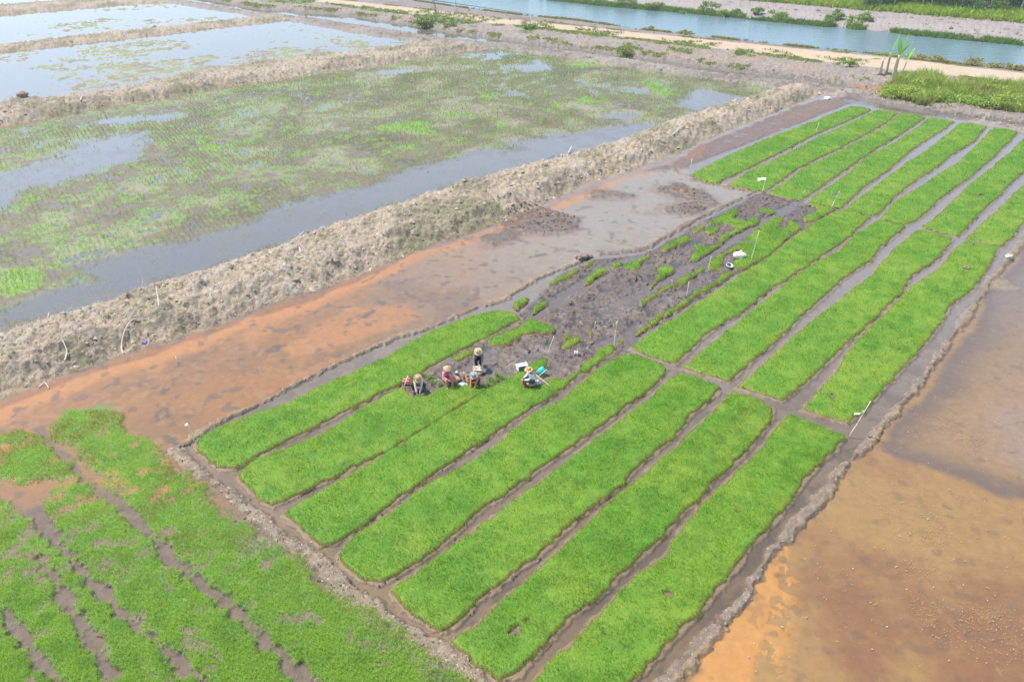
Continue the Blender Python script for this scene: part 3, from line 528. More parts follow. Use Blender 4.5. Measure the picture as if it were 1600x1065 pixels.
    fb = s['rvF']; fbk = sm(fb, -.6, .3)
    fz = -.03+sm(fb, 0, 12.3)*1.4+np.clip(lump2, -.3, .3)*.35*sm(fb, .3, 2)
    fc = mix(np.broadcast_to(np.array((.46,.38,.345), np.float32), shp+(3,)), (.37,.30,.27), sm(n1+n0, -.02, .25)*.8)
    fc = mix(fc, (.52,.45,.40), sm(fb+n1*2, 3, 5)*(1-sm(fb+n1*2, 6, 8))*.5)
    Zt = np.where(fbk > 0, Zt*(1-fbk)+fz*fbk, Zt); C = C*(1-fbk[..., None])+fc*fbk[..., None]; R = np.where(fbk > .5, .6, R)
    gtop = sm(fb+n1*2+n2, 11.6, 12.6); C = mix(C, (.26,.36,.06), gtop*.9)
    gl = (1-sm(fb+n1*1.5, .5, 1.6))*sm(fb, -.2, .2)*sm(n0+n1+.1, -.1, .05); C = mix(C, (.14,.22,.05), gl*.9)
    C = mix(C, (.16,.22,.06), sm(fb, 22, 40))
    # the land far out of the frame
    fy = sm(Y, 190, 260); C = mix(C, (.14,.19,.07), fy); Zt = Zt*(1-fy)+(2.2+n0*.5)*fy
    sarr = s; 
    return Zt.astype(np.float32), np.clip(C*.62, 0.012, .8), Wt, R, dict(ff=ffmask, a=amask, ag=agreen, emb=emb, weeds=gz, s=s, bank=beyond*(1-canm), road=road*past, edge=edge)

NR, NC = 1000, 1250
pyr = np.linspace(1200, -35, NR)
ys = np.array([G(800, p)[1] for p in pyr])
ys = np.concatenate([ys, np.geomspace(ys[-1]*1.03, 3500, 46)])
hw = (.643*(.863*ys+10.1))*1.13+1.5
u = np.linspace(-1, 1, NC)
GX = hw[:, None]*u[None, :]; GY = np.repeat(ys[:, None], NC, 1)
GZ, GC, GW, GR, GM = terrain(GX, GY)
_r, _c = GX.shape
idx = np.arange(_r*_c).reshape(_r, _c)
F = np.stack([idx[:-1, :-1], idx[:-1, 1:], idx[1:, 1:], idx[1:, :-1]], -1).reshape(-1, 4)
ground = np_mesh("ground", np.stack([GX, GY, GZ], -1).reshape(-1, 3), F, M_GROUND, GC.reshape(-1, 3), attrs=dict(wet=GW, rough=GR))
tag(ground, kind='structure')
def samp(arr, x, y):
    """read a ground map at world points (bilinear in the grid)"""
    ri = np.interp(y, ys, np.arange(_r)); h = np.interp(y, ys, hw); ci = np.clip((x/h+1)/2*(_c-1), 0, _c-1.001)
    ri = np.clip(ri, 0, _r-1.001); r0 = ri.astype(int); c0 = ci.astype(int); fr = ri-r0; fc = ci-c0
    return (arr[r0, c0]*(1-fc)+arr[r0, c0+1]*fc)*(1-fr)+(arr[r0+1, c0]*(1-fc)+arr[r0+1, c0+1]*fc)*fr
def gz(x, y): return float(samp(GZ, np.array([x]), np.array([y]))[0])
def flat(name, poly, z, mat):
    me = bpy.data.meshes.new(name); bm = bmesh.new(); bm.faces.new([bm.verts.new((p[0], p[1], z)) for p in poly]); bm.to_mesh(me); bm.free()
    me.materials.append(mat); o = bpy.data.objects.new(name, me); COL.objects.link(o)
    if me.polygons[0].normal.z < 0: me.flip_normals()
    return tag(o, kind='structure')
M_PADDY = water_material("paddy_water", (.95, .93, .89), .025, (.42, .37, .32), ripple=.10, rscale=2.2, ior=1.46, rough=.04, dist=.03)
M_RIVER = water_material("river_water", (.2, .3, .3), .85, (.17, .25, .285), ripple=.6, rscale=.9, ior=1.42, stretch=(.45, 1.6, 1), rough=.09, rot=.35, dist=.12)
back = W['rdL'][0], W['rdL'][-1]
flat("paddy_water", [(-330, 4), (330, 4), (330, W['cF'][-1][1]+12), (W['cF'][-1][0]+8, W['cF'][-1][1]+2)] + [tuple(p) for p in W['rdL'][::-1] if p[0] < W['cF'][-1][0]] + [(-330, W['rdL'][0][1]+20)], WATER_Z, M_PADDY)
def ext(pl, d):
    a = pl[0]-(pl[1]-pl[0])/np.linalg.norm(pl[1]-pl[0])*d; b = pl[-1]+(pl[-1]-pl[-2])/np.linalg.norm(pl[-1]-pl[-2])*d
    return np.vstack([a, pl, b])
rn = ext(W['rvN'], 250)-np.array([0, 1.2]); rf = ext(W['rvF'], 250)+np.array([0, 1.2])
flat("river_water", [tuple(p) for p in rn]+[tuple(p) for p in rf[::-1]], .05, M_RIVER)
# ------------------------------------------------------------------ blades and seedlings
BDIR = math.radians(49.8); ca_, sa_ = math.cos(BDIR), math.sin(BDIR)
def scatter(poly, dens, jig=0.06, rng=RNG):
    """random points inside a polygon, sampled in the frame of the beds"""
    c = poly.mean(0); q = poly-c; a = q[:, 0]*ca_+q[:, 1]*sa_; b = -q[:, 0]*sa_+q[:, 1]*ca_
    n = int((a.max()-a.min())*(b.max()-b.min())*dens)
    u = rng.uniform(a.min(), a.max(), n); v = rng.uniform(b.min(), b.max(), n)
    x = c[0]+u*ca_-v*sa_; y = c[1]+u*sa_+v*ca_
    d = sdp(poly, x, y, 2.0)+(fbm(x, y, .35, 2, 88)-.5)*jig*4
    k = d > 0; return x[k], y[k], d[k]
def blades(x, y, z, h, w, col_base, col_tip, lean=.35, rng=RNG, tilt=None):
    """one bent leaf (two triangles: a kite) per point"""
    n = len(x); ang = rng.uniform(0, 2*math.pi, n); la = rng.uniform(0, 2*math.pi, n); ln = rng.uniform(.05, 1, n)*lean*h
    dx, dy = np.cos(ang)*w/2, np.sin(ang)*w/2
    lx, ly = np.cos(la)*ln, np.sin(la)*ln
    if tilt is not None: lx = lx+tilt[0]*h; ly = ly+tilt[1]*h
    V = np.empty((n, 4, 3), np.float32)
    V[:, 0] = np.stack([x, y, z-.01], -1)
    V[:, 1] = np.stack([x+lx*.35+dx, y+ly*.35+dy, z+h*.55], -1)
    V[:, 2] = np.stack([x+lx, y+ly, z+h], -1)
    V[:, 3] = np.stack([x+lx*.35-dx, y+ly*.35-dy, z+h*.55], -1)
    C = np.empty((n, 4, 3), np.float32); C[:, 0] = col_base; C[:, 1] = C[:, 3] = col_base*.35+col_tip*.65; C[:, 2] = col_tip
    return V.reshape(-1, 3), (np.arange(n)[:, None]*4+np.arange(4)[None]).astype(np.int32), C.reshape(-1, 3)
def merge(parts):
    V, F, C, o = [], [], [], 0
    for v, f, c in parts: V.append(v); F.append(f+o); C.append(c); o += len(v)
    return np.concatenate(V), np.concatenate(F), np.concatenate(C)
def green(x, y, tone=0.0, seed=0):
    """leaf colour of young rice, varying from plant to plant and patch to patch"""
    t = fbm(x, y, 1.7, 3, 101+seed)-.5+tone; k = RNG.normal(0, .30, len(x))
    c0 = np.array((.235, .495, .05)); c1 = np.array((.395, .585, .07)); dk = np.array((.14, .37, .045))
    m = np.clip(.40+t*2.0+k, 0, 1)[:, None]; c = c0*(1-m)+c1*m
    d = np.clip((.5-fbm(x, y, .5, 2, 131+seed))*2.2, 0, .35)[:, None]; return c*(1-d)+dk*d
def seedling_sheet(poly, step, ht, z0=0.0, tone=0, seed=0, bare=None):
    """the matted lower growth: a closed lumpy sheet whose rim turns down into yellowish stems"""
    c = poly.mean(0); q = poly-c; a = q[:, 0]*ca_+q[:, 1]*sa_; b = -q[:, 0]*sa_+q[:, 1]*ca_
    us = np.arange(a.min()-step*2, a.max()+step*3, step); vs = np.arange(b.min()-step*2, b.max()+step*3, step)
    U, Vv = np.meshgrid(us, vs, indexing='ij'); x = c[0]+U*ca_-Vv*sa_; y = c[1]+U*sa_+Vv*ca_
    d = sdp(poly, x, y, 2.0)+(fbm(x, y, .35, 2, 88)-.5)*.22
    if bare is not None: d = np.minimum(d, bare(x, y))
    t = np.clip(d/.13, 0, 1); h = ht*(1-(1-t)**2)*(.66+.55*(fbm(x, y, .45, 3, 5+seed)))
    z = z0-.11+np.where(d > 0, .09+h, np.clip(.09+d*.8, -.08, .09))
    m = (d > -.09); fm = m[:-1, :-1] & m[1:, :-1] & m[1:, 1:] & m[:-1, 1:]
    ii = np.arange(x.size).reshape(x.shape)
    Fq = np.stack([ii[:-1, :-1], ii[1:, :-1], ii[1:, 1:], ii[:-1, 1:]], -1)[fm]
    used, inv = np.unique(Fq, return_inverse=True); Fq = inv.reshape(Fq.shape)
    xx, yy, zz, tt = x.ravel()[used], y.ravel()[used], z.ravel()[used], np.clip(d.ravel()[used]/.10, 0, 1)
    col = green(xx, yy, tone, seed)*.75; mud = np.array((.30, .22, .11)); yel = np.array((.36, .22, .07))
    col = np.where((tt < .02)[:, None], mud, yel*(1-tt[:, None])+col*tt[:, None])
    return np.stack([xx, yy, zz], -1), Fq, col
def make_bed(poly, name, label, cat, group, hb=.17, tone=0, seed=0, z0=0.0, bare=None):
    c = poly.mean(0); dist = math.hypot(c[0], c[1])
    k = max(dist/24, .8)
    V, F, C = seedling_sheet(poly, .055*k**.8, .11, z0, tone, seed, bare)
    x, y, d = scatter(poly, 760/k**1.75)
    if bare is not None: kk = bare(x, y) > 0; x, y, d = x[kk], y[kk], d[kk]
    hgt = hb*(.55+.55*fbm(x, y, .6, 3, 5+seed)+.45*fbm(x, y, .17, 2, 15+seed))*RNG.uniform(.6, 1.3, len(x))*np.clip(.65+d*3, .65, 1)
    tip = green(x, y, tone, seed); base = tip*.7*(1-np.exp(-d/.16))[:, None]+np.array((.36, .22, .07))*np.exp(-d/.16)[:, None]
    br = sm(fbm(x, y, 2.3, 3, 400+seed)*.6+fbm(x, y, .4, 2, 410+seed)*.4, .60, .70); yl = (RNG.random(len(x)) < .02+.35*br)[:, None]; tip = np.where(yl, np.array((.46, .34, .13)), tip)
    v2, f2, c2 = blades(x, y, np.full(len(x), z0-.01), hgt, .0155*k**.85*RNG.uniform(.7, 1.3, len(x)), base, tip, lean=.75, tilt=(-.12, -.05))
    root = empty(name, (c[0], c[1], -.12+z0), 0, label, cat, group)
    off = np.array((c[0], c[1], -.12+z0), np.float32)
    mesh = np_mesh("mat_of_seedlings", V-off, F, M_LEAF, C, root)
    lv = np_mesh("leaves", v2-off, f2, M_LEAF, c2, root, smooth=False); lv["kind"] = "stuff"
    return root, len(x)
ORD = ['first', 'second', 'third', 'fourth', 'fifth', 'sixth', 'seventh', 'eighth']
LOOK = {('near',0):'long narrow green rice seedling bed along the left clod bund, first of the near row',
 ('near',1):'green seedling bed with workers squatting at its far end, second of the near row',
 ('near',2):'green seedling bed with the white-shirted worker on it, third of the near row',
 ('near',3):'full green seedling bed right of the white-shirted worker, fourth of the near row',
 ('near',4):'full green seedling bed in the middle, fifth of the near row',
 ('near',5):'green seedling bed with yellowed spots near its front, sixth of the near row',
 ('near',6):'widest green seedling bed beside the right bund, cut by the frame below',
 ('middle',0):'green seedling bed next to the half-pulled mud beds, first full one of the middle row',
 ('middle',1):'green seedling bed between watery channels, second full one of the middle row',
 ('middle',2):'green seedling bed between watery channels, third full one of the middle row',
 ('middle',3):'green seedling bed with the flag pole at its corner, rightmost of the middle row',
 ('far',0):'leftmost narrow green seedling bed of the far row, beside bare dirt',
 ('far',1):'green seedling bed with a small flag at its near corner, second of the far row',
 ('far',2):'green seedling bed just behind the dark mud, third of the far row',
 ('far',3):'green seedling bed with a small flag at its near end, fourth of the far row',
 ('far',4):'green seedling bed in the far row, fifth from the left',
 ('far',5):'green seedling bed in the far row, sixth from the left',
 ('far',6):'green seedling bed in the far row reaching the right frame edge, seventh from the left',
 ('far',7):'yellow-green seedling bed at the right frame edge, eighth of the far row'}
def barefn(spots, seed):
    """thin or missing growth at a few places of a bed"""
    def f(x, y):
        r = np.full(x.shape, 1.0)
        for (px, py, a) in spots:
            gx, gy = G(px, py, .1); r = np.minimum(r, np.hypot(x-gx, y-gy)-a+(fbm(x, y, .5, 3, seed)-.5)*1.6)
        return r
    return f
BARE = {('near',2):[(515,772,-.02),(508,782,-.08)], ('near',5):[(795,1010,-.04),(815,985,-.1)], ('near',3):[],
        ('middle',3):[(1303,618,-.02)], ('near',6):[(1045,925,-.14),(1150,800,-.14)], ('far',1):[(1165,284,.0)], ('far',6):[(1535,305,.05)]}
nb = 0
for row, i, poly in BEDS:
    tone = {'near': .0, 'middle': .02, 'far': .0}[row]+{('far',7): .22, ('middle',3): .12, ('middle',2): .06, ('near',6): .05, ('far',3): .04}.get((row, i), 0)
    b = BARE.get((row, i))
    root, n = make_bed(poly, "seedling_bed", LOOK[(row, i)], "rice bed", "full beds of rice seedlings", tone=tone, seed=i*7+len(row), bare=barefn(b, 60+i) if b else None)
    nb += n
for j, (poly, lab) in enumerate(PATCHES):
    root, n = make_bed(poly, "seedling_patch", lab, "rice patch", "seedling patches left standing in the pulled beds", tone=.05, seed=200+j, hb=.2)
    nb += n
print("bed blades", nb)

# ------------------------------------------------------------------ loose vegetation (masses nobody could count)
def cloud(fn, n, xr=None, yr=None, poly=None):
    """points over the ground in view, denser close by, kept with probability fn"""
    t = RNG.random(n); y = yr[0]*(yr[1]/yr[0])**t
    h = .643*(.863*y+10.1)*1.05; x = RNG.uniform(-1, 1, n)*h
    p = fn(x, y); k = RNG.random(n) < p; return x[k], y[k]
def kd(y): return np.maximum(y/24, .7)
# rice in the front-left plot: ragged rows sown along the plot
x, y = cloud(lambda x, y: np.clip(samp(GM['ff'], x, y), 0, 1)*np.clip(.75+1.6*(fbm(x, y, .55, 3, 300)-.38)*2, .14, 1)*(x < 3), 1500000, yr=(9.5, 30))
x2 = x; hgt = .12*RNG.uniform(.5, 1.3, len(x))
orng = sm(y, 17, 25)*sm(fbm(x, y, 1.2, 3, 310), .45, .68)
tip = green(x, y, .5, 30)*1.08; tip = tip*(1-orng[:, None]*.8)+np.array((.38, .26, .05))*orng[:, None]*.8
yl = (RNG.random(len(x)) < .07)[:, None]; tip = np.where(yl, np.array((.36, .30, .10)), tip)
v, f, c = blades(x, y, samp(GZ, x, y), hgt, .0115*RNG.uniform(.6, 1.4, len(x)), tip*.85+np.array((.04, .03, .005)), tip, lean=1.0, tilt=(.1, -.15))
tag(np_mesh("rice_plants", v, f, M_LEAF, c, smooth=False), kind="stuff"); print("front rice", len(x))
# transplanted rice and weeds of the large left field, set out in rows
def rows_field():
    sp = .34; n = 340
    a, b = np.meshgrid(np.arange(-n, n), np.arange(-n, n), indexing='ij')
    a = a*sp*1.05+RNG.normal(0, .05, a.shape); b = b*sp+RNG.normal(0, .05, b.shape); th = math.radians(33)
    x = (a*math.cos(th)-b*math.sin(th)).ravel()-12; y = (a*math.sin(th)+b*math.cos(th)).ravel()+55
    k = (y > 24) & (y < 112) & (np.abs(x) < .643*(.863*y+10.1)*1.05); x, y = x[k], y[k]
    p = samp(GM['a'], x, y)*np.clip(.35+2.2*(fbm(x, y, 5, 3, 320)-.38), .15, 1); k = RNG.random(len(x)) < p; return x[k], y[k]
x, y = rows_field(); x = np.repeat(x, 5)+RNG.normal(0, .035, len(x)*5); y = np.repeat(y, 5)+RNG.normal(0, .035, len(y)*5)
tip = green(x, y, .2, 40)*np.array((1.0, .80, 1.3)); kk = kd(y)
v1 = blades(x, y, samp(GZ, x, y), .19*RNG.uniform(.6, 1.2, len(x)), .013*kk**.7, tip*.7, tip, lean=.8)
x, y = cloud(lambda x, y: np.clip(samp(GM['ag'], x, y), 0, 1)*.95, 420000, yr=(22, 112)); kk = kd(y)
tip = green(x, y, .30, 41)*np.array((1.05, 1.05, 1.6)); 
v2 = blades(x, y, np.maximum(samp(GZ, x, y), -.06), .12*RNG.uniform(.5, 1.3, len(x)), .022*kk**.8, tip*.8, tip, lean=.9)
v, f, c = merge([v1, v2]); tag(np_mesh("field_grass", v, f, M_LEAF, c, smooth=False), kind="stuff"); print("field", len(f))
# straw and roots on the embankments
def strip_dir(n, vertical=.5):
    t = RNG.uniform(0, 2*math.pi, n); e = RNG.normal(0, vertical, n); v = np.stack([np.cos(t), np.sin(t), np.abs(e)], -1); return v/np.linalg.norm(v, axis=1)[:, None]
def sticks(x, y, z, L, w, col, vertical=.4):
    n = len(x); d = strip_dir(n, vertical)*L[:, None]; s = np.stack([-d[:, 1], d[:, 0], np.zeros(n)], -1); s = s/np.maximum(np.linalg.norm(s, axis=1), 1e-4)[:, None]*w[:, None]/2
    p = np.stack([x, y, z], -1); bend = RNG.normal(0, .12, (n, 3))*L[:, None]; m = p+d*.5+bend; e = p+d
    V = np.stack([p-s, p+s, m+s, e, m-s], 1).astype(np.float32)
    b = np.arange(n)[:, None]*5; F1 = b+np.array([0, 1, 2, 4]); F2 = b+np.array([4, 2, 3, 3])
    V = np.concatenate([V, V[:, 3:4]], 1); b = np.arange(n)[:, None]*6; F1 = b+np.array([0, 1, 2, 4]); F2 = b+np.array([4, 2, 3, 5])
    V[:, 5] += s*.3
    return V.reshape(-1, 3), np.concatenate([F1, F2]).astype(np.int32), np.repeat(col, 6, 0)
x, y = cloud(lambda x, y: np.clip(samp(GM['emb'], x, y), 0, 1)*.95*np.clip(.15+3.2*(fbm(x, y, 1.3, 3, 345)-.38), .1, 1), 480000, yr=(20, 140)); kk = kd(y)
tt = RNG.random(len(x))[:, None]; col = np.array((.62, .53, .41))*tt+np.array((.36, .27, .18))*(1-tt)
v, f, c = sticks(x, y, samp(GZ, x, y)-.01, RNG.gamma(2.2, .075, len(x))*kk**.3, .011*kk**.85*RNG.uniform(.6, 1.6, len(x)), col)
tag(np_mesh("dry_straw", v, f, M_STRAW, c, smooth=False), kind="stuff"); print("straw", len(x))
# straw and stubble bits on clod bunds and in the mud
# weeds: small clumps on banks
def clumps(x, y, per, spread, h, w, tone, seed, z=None, tints=(1, 1, 1), lean=.8, jit=.3):
    x = np.repeat(x, per); y = np.repeat(y, per); n = len(x); sc = np.repeat(RNG.uniform(1-jit, 1+jit, n//per), per)
    r = np.abs(RNG.normal(0, spread, n))*sc; t = RNG.uniform(0, 2*math.pi, n); x = x+r*np.cos(t); y = y+r*np.sin(t)
    tip = green(x, y, tone, seed)*np.array(tints); hh = h*sc*RNG.uniform(.5, 1.2, n)*np.exp(-(r/(spread*2.2))**2)
    return blades(x, y, samp(GZ, x, y) if z is None else z, hh, w*RNG.uniform(.7, 1.3, n), tip*.6, tip, lean=lean)
parts = []
x, y = cloud(lambda x, y: np.clip(samp(GM['emb'], x, y), 0, 1)*.9*sm(fbm(x, y, 2.2, 3, 330), .5, .66), 6500, yr=(20, 130)); parts.append(clumps(x, y, 22, .12, .2, .022, .0, 50, tints=(1.1, .8, 1.6)))
x, y = cloud(lambda x, y: np.clip(samp(GM['bank'], x, y), 0, 1)*(1-samp(GM['road'], x, y))*.9*sm(fbm(x, y, 4, 3, 331), .54, .66), 6000, yr=(60, 160)); parts.append(clumps(x, y, 16, .3, .25, .05, .0, 51, tints=(1.1, .75, 1.6)))
x, y = cloud(lambda x, y: np.clip(samp(GM['weeds'], x, y), 0, 1), 60000, yr=(60, 160)); parts.append(clumps(x, y, 10, .3, .32, .08, .05, 52, tints=(.95, .72, 1.3)))
x, y = cloud(lambda x, y: np.clip(samp(GM['edge'], x, y), 0, 1), 50000, yr=(80, 160)); parts.append(clumps(x, y, 8, .25, .35, .08, -.05, 53, tints=(1.2, .62, 1.5)))
x, y = scatter(WEEDS[0], 16)[:2]; k = fbm(x, y, 2.2, 3, 77) > .42; x, y = x[k], y[k]; parts.append(clumps(x, y, 16, .22, 1.0, .055, .3, 56, tints=(1.15, .88, 1.3)))
x, y = scatter(WEEDS[0], 5)[:2]; k = fbm(x, y, 2.2, 3, 77) < .47; x, y = x[k], y[k]; parts.append(clumps(x, y, 14, .25, .7, .05, .3, 57, tints=(1.3, .55, 1.8)))
for pl, n, o0, o1, h, tn, ti in ((W['rdL'], 9000, -2.2, -.2, .22, .25, (1.1, .85, 1.4)), (W['rvN'], 12000, -1.9, .2, .4, .1, (1.35, .72, 1.6)), (W['rdH'], 3500, .3, 1.2, .15, .2, (1.2, .8, 1.5)), (W['cF'], 4000, .3, 1.6, .25, .1, (1.1, .75, 1.4))):
    seg = np.linalg.norm(np.diff(pl, axis=0), axis=1); cum = np.concatenate([[0], np.cumsum(seg)]); t = RNG.uniform(0, cum[-1], n); x = np.interp(t, cum, pl[:, 0]); y = np.interp(t, cum, pl[:, 1])+RNG.uniform(o0, o1, n); k = (fbm(x, y, 3, 3, 351) > .52) & (RNG.random(len(x)) < .6); x, y = x[k], y[k]
    parts.append(clumps(x, y, 9, .3, h*.8, .10, tn+.25, 58, tints=ti))
v, f, c = merge(parts); tag(np_mesh("bank_weeds", v, f, M_WEED, c, smooth=False), kind="stuff"); print("weeds", len(f))
# reeds at the foot of the far bank, tall grass on top of it
def along(pl, n, off0, off1):
    seg = np.linalg.norm(np.diff(pl, axis=0), axis=1); cum = np.concatenate([[0], np.cumsum(seg)]); t = RNG.uniform(0, cum[-1], n)
    x = np.interp(t, cum, pl[:, 0]); y = np.interp(t, cum, pl[:, 1]); o = RNG.uniform(off0, off1, n); return x, y+o
x, y = along(W['rvF'], 9000, -.2, 1.9); k = fbm(x, y, 6, 3, 341) > .38; x, y = x[k], y[k]
v, f, c = clumps(x, y, 10, .3, .7, .12, -.05, 54, tints=(.8, .65, 1.3)); tag(np_mesh("riverside_reeds", v, f, M_WEED, c, smooth=False), kind="stuff")
x, y = along(ext(W['rvF'], 30), 60000, 14.5, 47); 
v, f, c = clumps(x, y, 5, .5, .8, .22, .25, 55, tints=(1.15, .95, .9)); tag(np_mesh("tall_grass", v, f, M_WEED, c, smooth=False), kind="stuff")
# ------------------------------------------------------------------ clods, crumbs and floating bits
OCT = np.array([(1,0,0),(0,1,0),(-1,0,0),(0,-1,0),(0,0,1),(0,0,-.6)], np.float32)
OCF = np.array([(0,1,4),(1,2,4),(2,3,4),(3,0,4),(1,0,5),(2,1,5),(3,2,5),(0,3,5)], np.int32)
def crumbs(x, y, z, r, col, flat_=.6):
    n = len(x); a = RNG.uniform(0, 6.3, n); v = OCT[None]*RNG.uniform(.6, 1.3, (n, 6, 1))
    X = v[..., 0]*np.cos(a)[:, None]-v[..., 1]*np.sin(a)[:, None]*.75; Y = v[..., 0]*np.sin(a)[:, None]+v[..., 1]*np.cos(a)[:, None]*.75
    V = np.stack([x[:, None]+X*r[:, None], y[:, None]+Y*r[:, None], z[:, None]+v[..., 2]*r[:, None]*flat_], -1)
    return V.reshape(-1, 3).astype(np.float32), (np.arange(n)[:, None, None]*6+OCF[None]).reshape(-1, 3).astype(np.int32), np.repeat(col, 6, 0)
def two(n, a, b): t = RNG.random(n)[:, None]; return np.array(a)*t+np.array(b)*(1-t)
M_CRUMB = leaf_material("soil_crumbs", 0.0, 0.9)
parts = []
for pl, w, n, ca, cb in ((W['bundF'], .28, 3600, (.46,.37,.27), (.26,.19,.13)), (W['bundR'], .20, 3800, (.38,.29,.21), (.22,.16,.11)), (W['bundL'], .13, 3000, (.42,.31,.20), (.24,.17,.10)), (W['bundL2'], .18, 2200, (.30,.20,.13), (.16,.10,.07))):
    seg = np.linalg.norm(np.diff(pl, axis=0), axis=1); cum = np.concatenate([[0], np.cumsum(seg)]); t = RNG.uniform(0, cum[-1], n)
    x = np.interp(t, cum, pl[:, 0])+RNG.normal(0, w, n); y = np.interp(t, cum, pl[:, 1])+RNG.normal(0, w, n); z = samp(GZ, x, y); k = z > -.05; x, y, z = x[k], y[k], z[k]
    parts.append(crumbs(x, y, z, RNG.gamma(2.2, .011, len(x)), two(len(x), ca, cb)))
x, y = cloud(lambda x, y: np.clip(samp(GM['emb'], x, y), 0, 1)*.8, 60000, yr=(20, 140))
parts.append(crumbs(x, y, samp(GZ, x, y), RNG.gamma(1.8, .030, len(x))*kd(y)**.35, two(len(x), (.52,.42,.31), (.26,.19,.13))))
x, y = cloud(lambda x, y: np.clip(samp(GM['bank'], x, y), 0, 1)*(1-samp(GM['road'], x, y))*.5, 30000, yr=(60, 160))
parts.append(crumbs(x, y, samp(GZ, x, y), RNG.gamma(2.2, .05, len(x)), two(len(x), (.42,.33,.25), (.15,.11,.085))))
x, y, d = scatter(MUD, 55); z = samp(GZ, x, y); k = z > -.06; x, y, z = x[k], y[k], z[k]
parts.append(crumbs(x, y, z, RNG.gamma(2.2, .017, len(x))*kd(y)**.5, two(len(x), (.24,.175,.125), (.09,.066,.05))))
for q, dn in ((SPUR[0], 30), (SPUR[2], 22), (SPUR[3], 20)):
    x, y, d = scatter(q, dn); z = samp(GZ, x, y); k = z > -.06; x, y, z = x[k], y[k], z[k]; parts.append(crumbs(x, y, z, RNG.gamma(2.2, .03, len(x)), two(len(x), (.22,.14,.09), (.08,.055,.045))))
x, y = cloud(lambda x, y: (1-samp(GM['ff'], x, y))*(y < 26)*(x < 1)*(samp(GZ, x, y) > -.045), 42000, yr=(9.5, 27))
parts.append(crumbs(x, y, samp(GZ, x, y), RNG.gamma(2.2, .014, len(x)), two(len(x), (.30,.24,.19), (.08,.06,.05))))
v, f, c = merge(parts); tag(np_mesh("soil_crumbs", v, f, M_CRUMB, c, smooth=False), kind="stuff"); print("crumbs", len(c)//6)
# floating straw and foam on the ponds
parts = []
rrp = P([(1010,1110)]+bundR[1:-1]+[(1700,330),(1900,500),(2100,1150)])
for spots, n, poly in (([(1460,650,1.1),(1490,670,1.0),(1515,690,.6)], 900, 0), ([(1430,765,.9),(1450,800,.9),(1455,840,.5)], 420, 0), ([(1570,985,.9),(1500,975,.8),(1600,1000,1.0),(1540,960,.5)], 800, 0), ([(1436,945,.35),(1447,890,.5)], 160, 0), ([(1480,540,.5)], 120, 0), ([(300,600,6),(500,520,7),(120,650,4)], 2400, 1), ([(700,450,1.0),(645,458,.5)], 260, 1), ([(430,585,1.6)], 260, 1)):
    for (px, py, sg) in spots:
        gx, gy = G(px, py, 0); m = n//len(spots); x = gx+RNG.normal(0, sg, m)*(1.0 if sg < 5 else 1.2); y = gy+RNG.normal(0, sg*.6, m); k = samp(GZ, x, y) < -.055; x, y = x[k], y[k]
        v, f, c = sticks(x, y, np.full(len(x), WATER_Z+.004), RNG.gamma(2, .018, len(x)), .014*RNG.uniform(.6, 1.6, len(x)), two(len(x), (.56,.36,.16), (.30,.17,.07)), .03); parts.append((v, f, c))
x, y, d = scatter(rrp, 2.6); k = (samp(GZ, x, y) < -.055) & (y < 60); x, y = x[k], y[k]
v, f, c = sticks(x, y, np.full(len(x), WATER_Z+.004), RNG.gamma(2, .022, len(x)), .022*RNG.uniform(.5, 1.8, len(x)), two(len(x), (.60,.45,.28), (.40,.24,.12)), .02); parts.append((v, f, c))
v, f, c = merge(parts); tag(np_mesh("floating_straw", v, f, M_STRAW, c, smooth=False), kind="stuff")
# ------------------------------------------------------------------ small builders
def lathe(profile, n=20, cap=True):
    bm = bmesh.new(); rings = []
    for r, z in profile:
        rings.append([bm.verts.new((r*math.cos(2*math.pi*i/n), r*math.sin(2*math.pi*i/n), z)) for i in range(n)] if r > 1e-4 else [bm.verts.new((0, 0, z))])
    for a, b in zip(rings[:-1], rings[1:]):
        for i in range(n):
            j = (i+1) % n
            if len(a) == 1 and len(b) == 1: continue
            if len(a) == 1: bm.faces.new((a[0], b[j], b[i]))
            elif len(b) == 1: bm.faces.new((a[i], a[j], b[0]))
            else: bm.faces.new((a[i], a[j], b[j], b[i]))
    if cap and len(rings[0]) > 1: bm.faces.new(rings[0][::-1])
    if cap and len(rings[-1]) > 1: bm.faces.new(rings[-1])
    return bm
def tube(bm, pts, rad, n=7, cap=True):
    pts = [Vector(p) for p in pts]; rad = rad if isinstance(rad, (list, tuple)) else [rad]*len(pts); rings = []
    for i, p in enumerate(pts):
        t = (pts[min(i+1, len(pts)-1)]-pts[max(i-1, 0)]).normalized(); u = t.cross(Vector((0, 0, 1)) if abs(t.z) < .9 else Vector((1, 0, 0))).normalized(); v = t.cross(u)
        rings.append([bm.verts.new(p+(u*math.cos(2*math.pi*k/n)+v*math.sin(2*math.pi*k/n))*rad[i]) for k in range(n)])
    for a, b in zip(rings[:-1], rings[1:]):
        for k in range(n): bm.faces.new((a[k], a[(k+1) % n], b[(k+1) % n], b[k]))
    if cap: bm.faces.new(rings[0][::-1]); bm.faces.new(rings[-1])
    return bm
def ball(bm, c, r, sub=2, squash=(1, 1, 1), noise=0):
    g = bmesh.ops.create_icosphere(bm, subdivisions=sub, radius=1.0)
    for v in g['verts']:
        k = 1+noise*(math.sin(v.co.x*7+c[0]*31)+math.sin(v.co.y*9+v.co.z*5)+random.uniform(-.6, .6))/2
        v.co = Vector((v.co.x*r*squash[0]*k, v.co.y*r*squash[1]*k, v.co.z*r*squash[2]*k))+Vector(c)
    return g['verts']
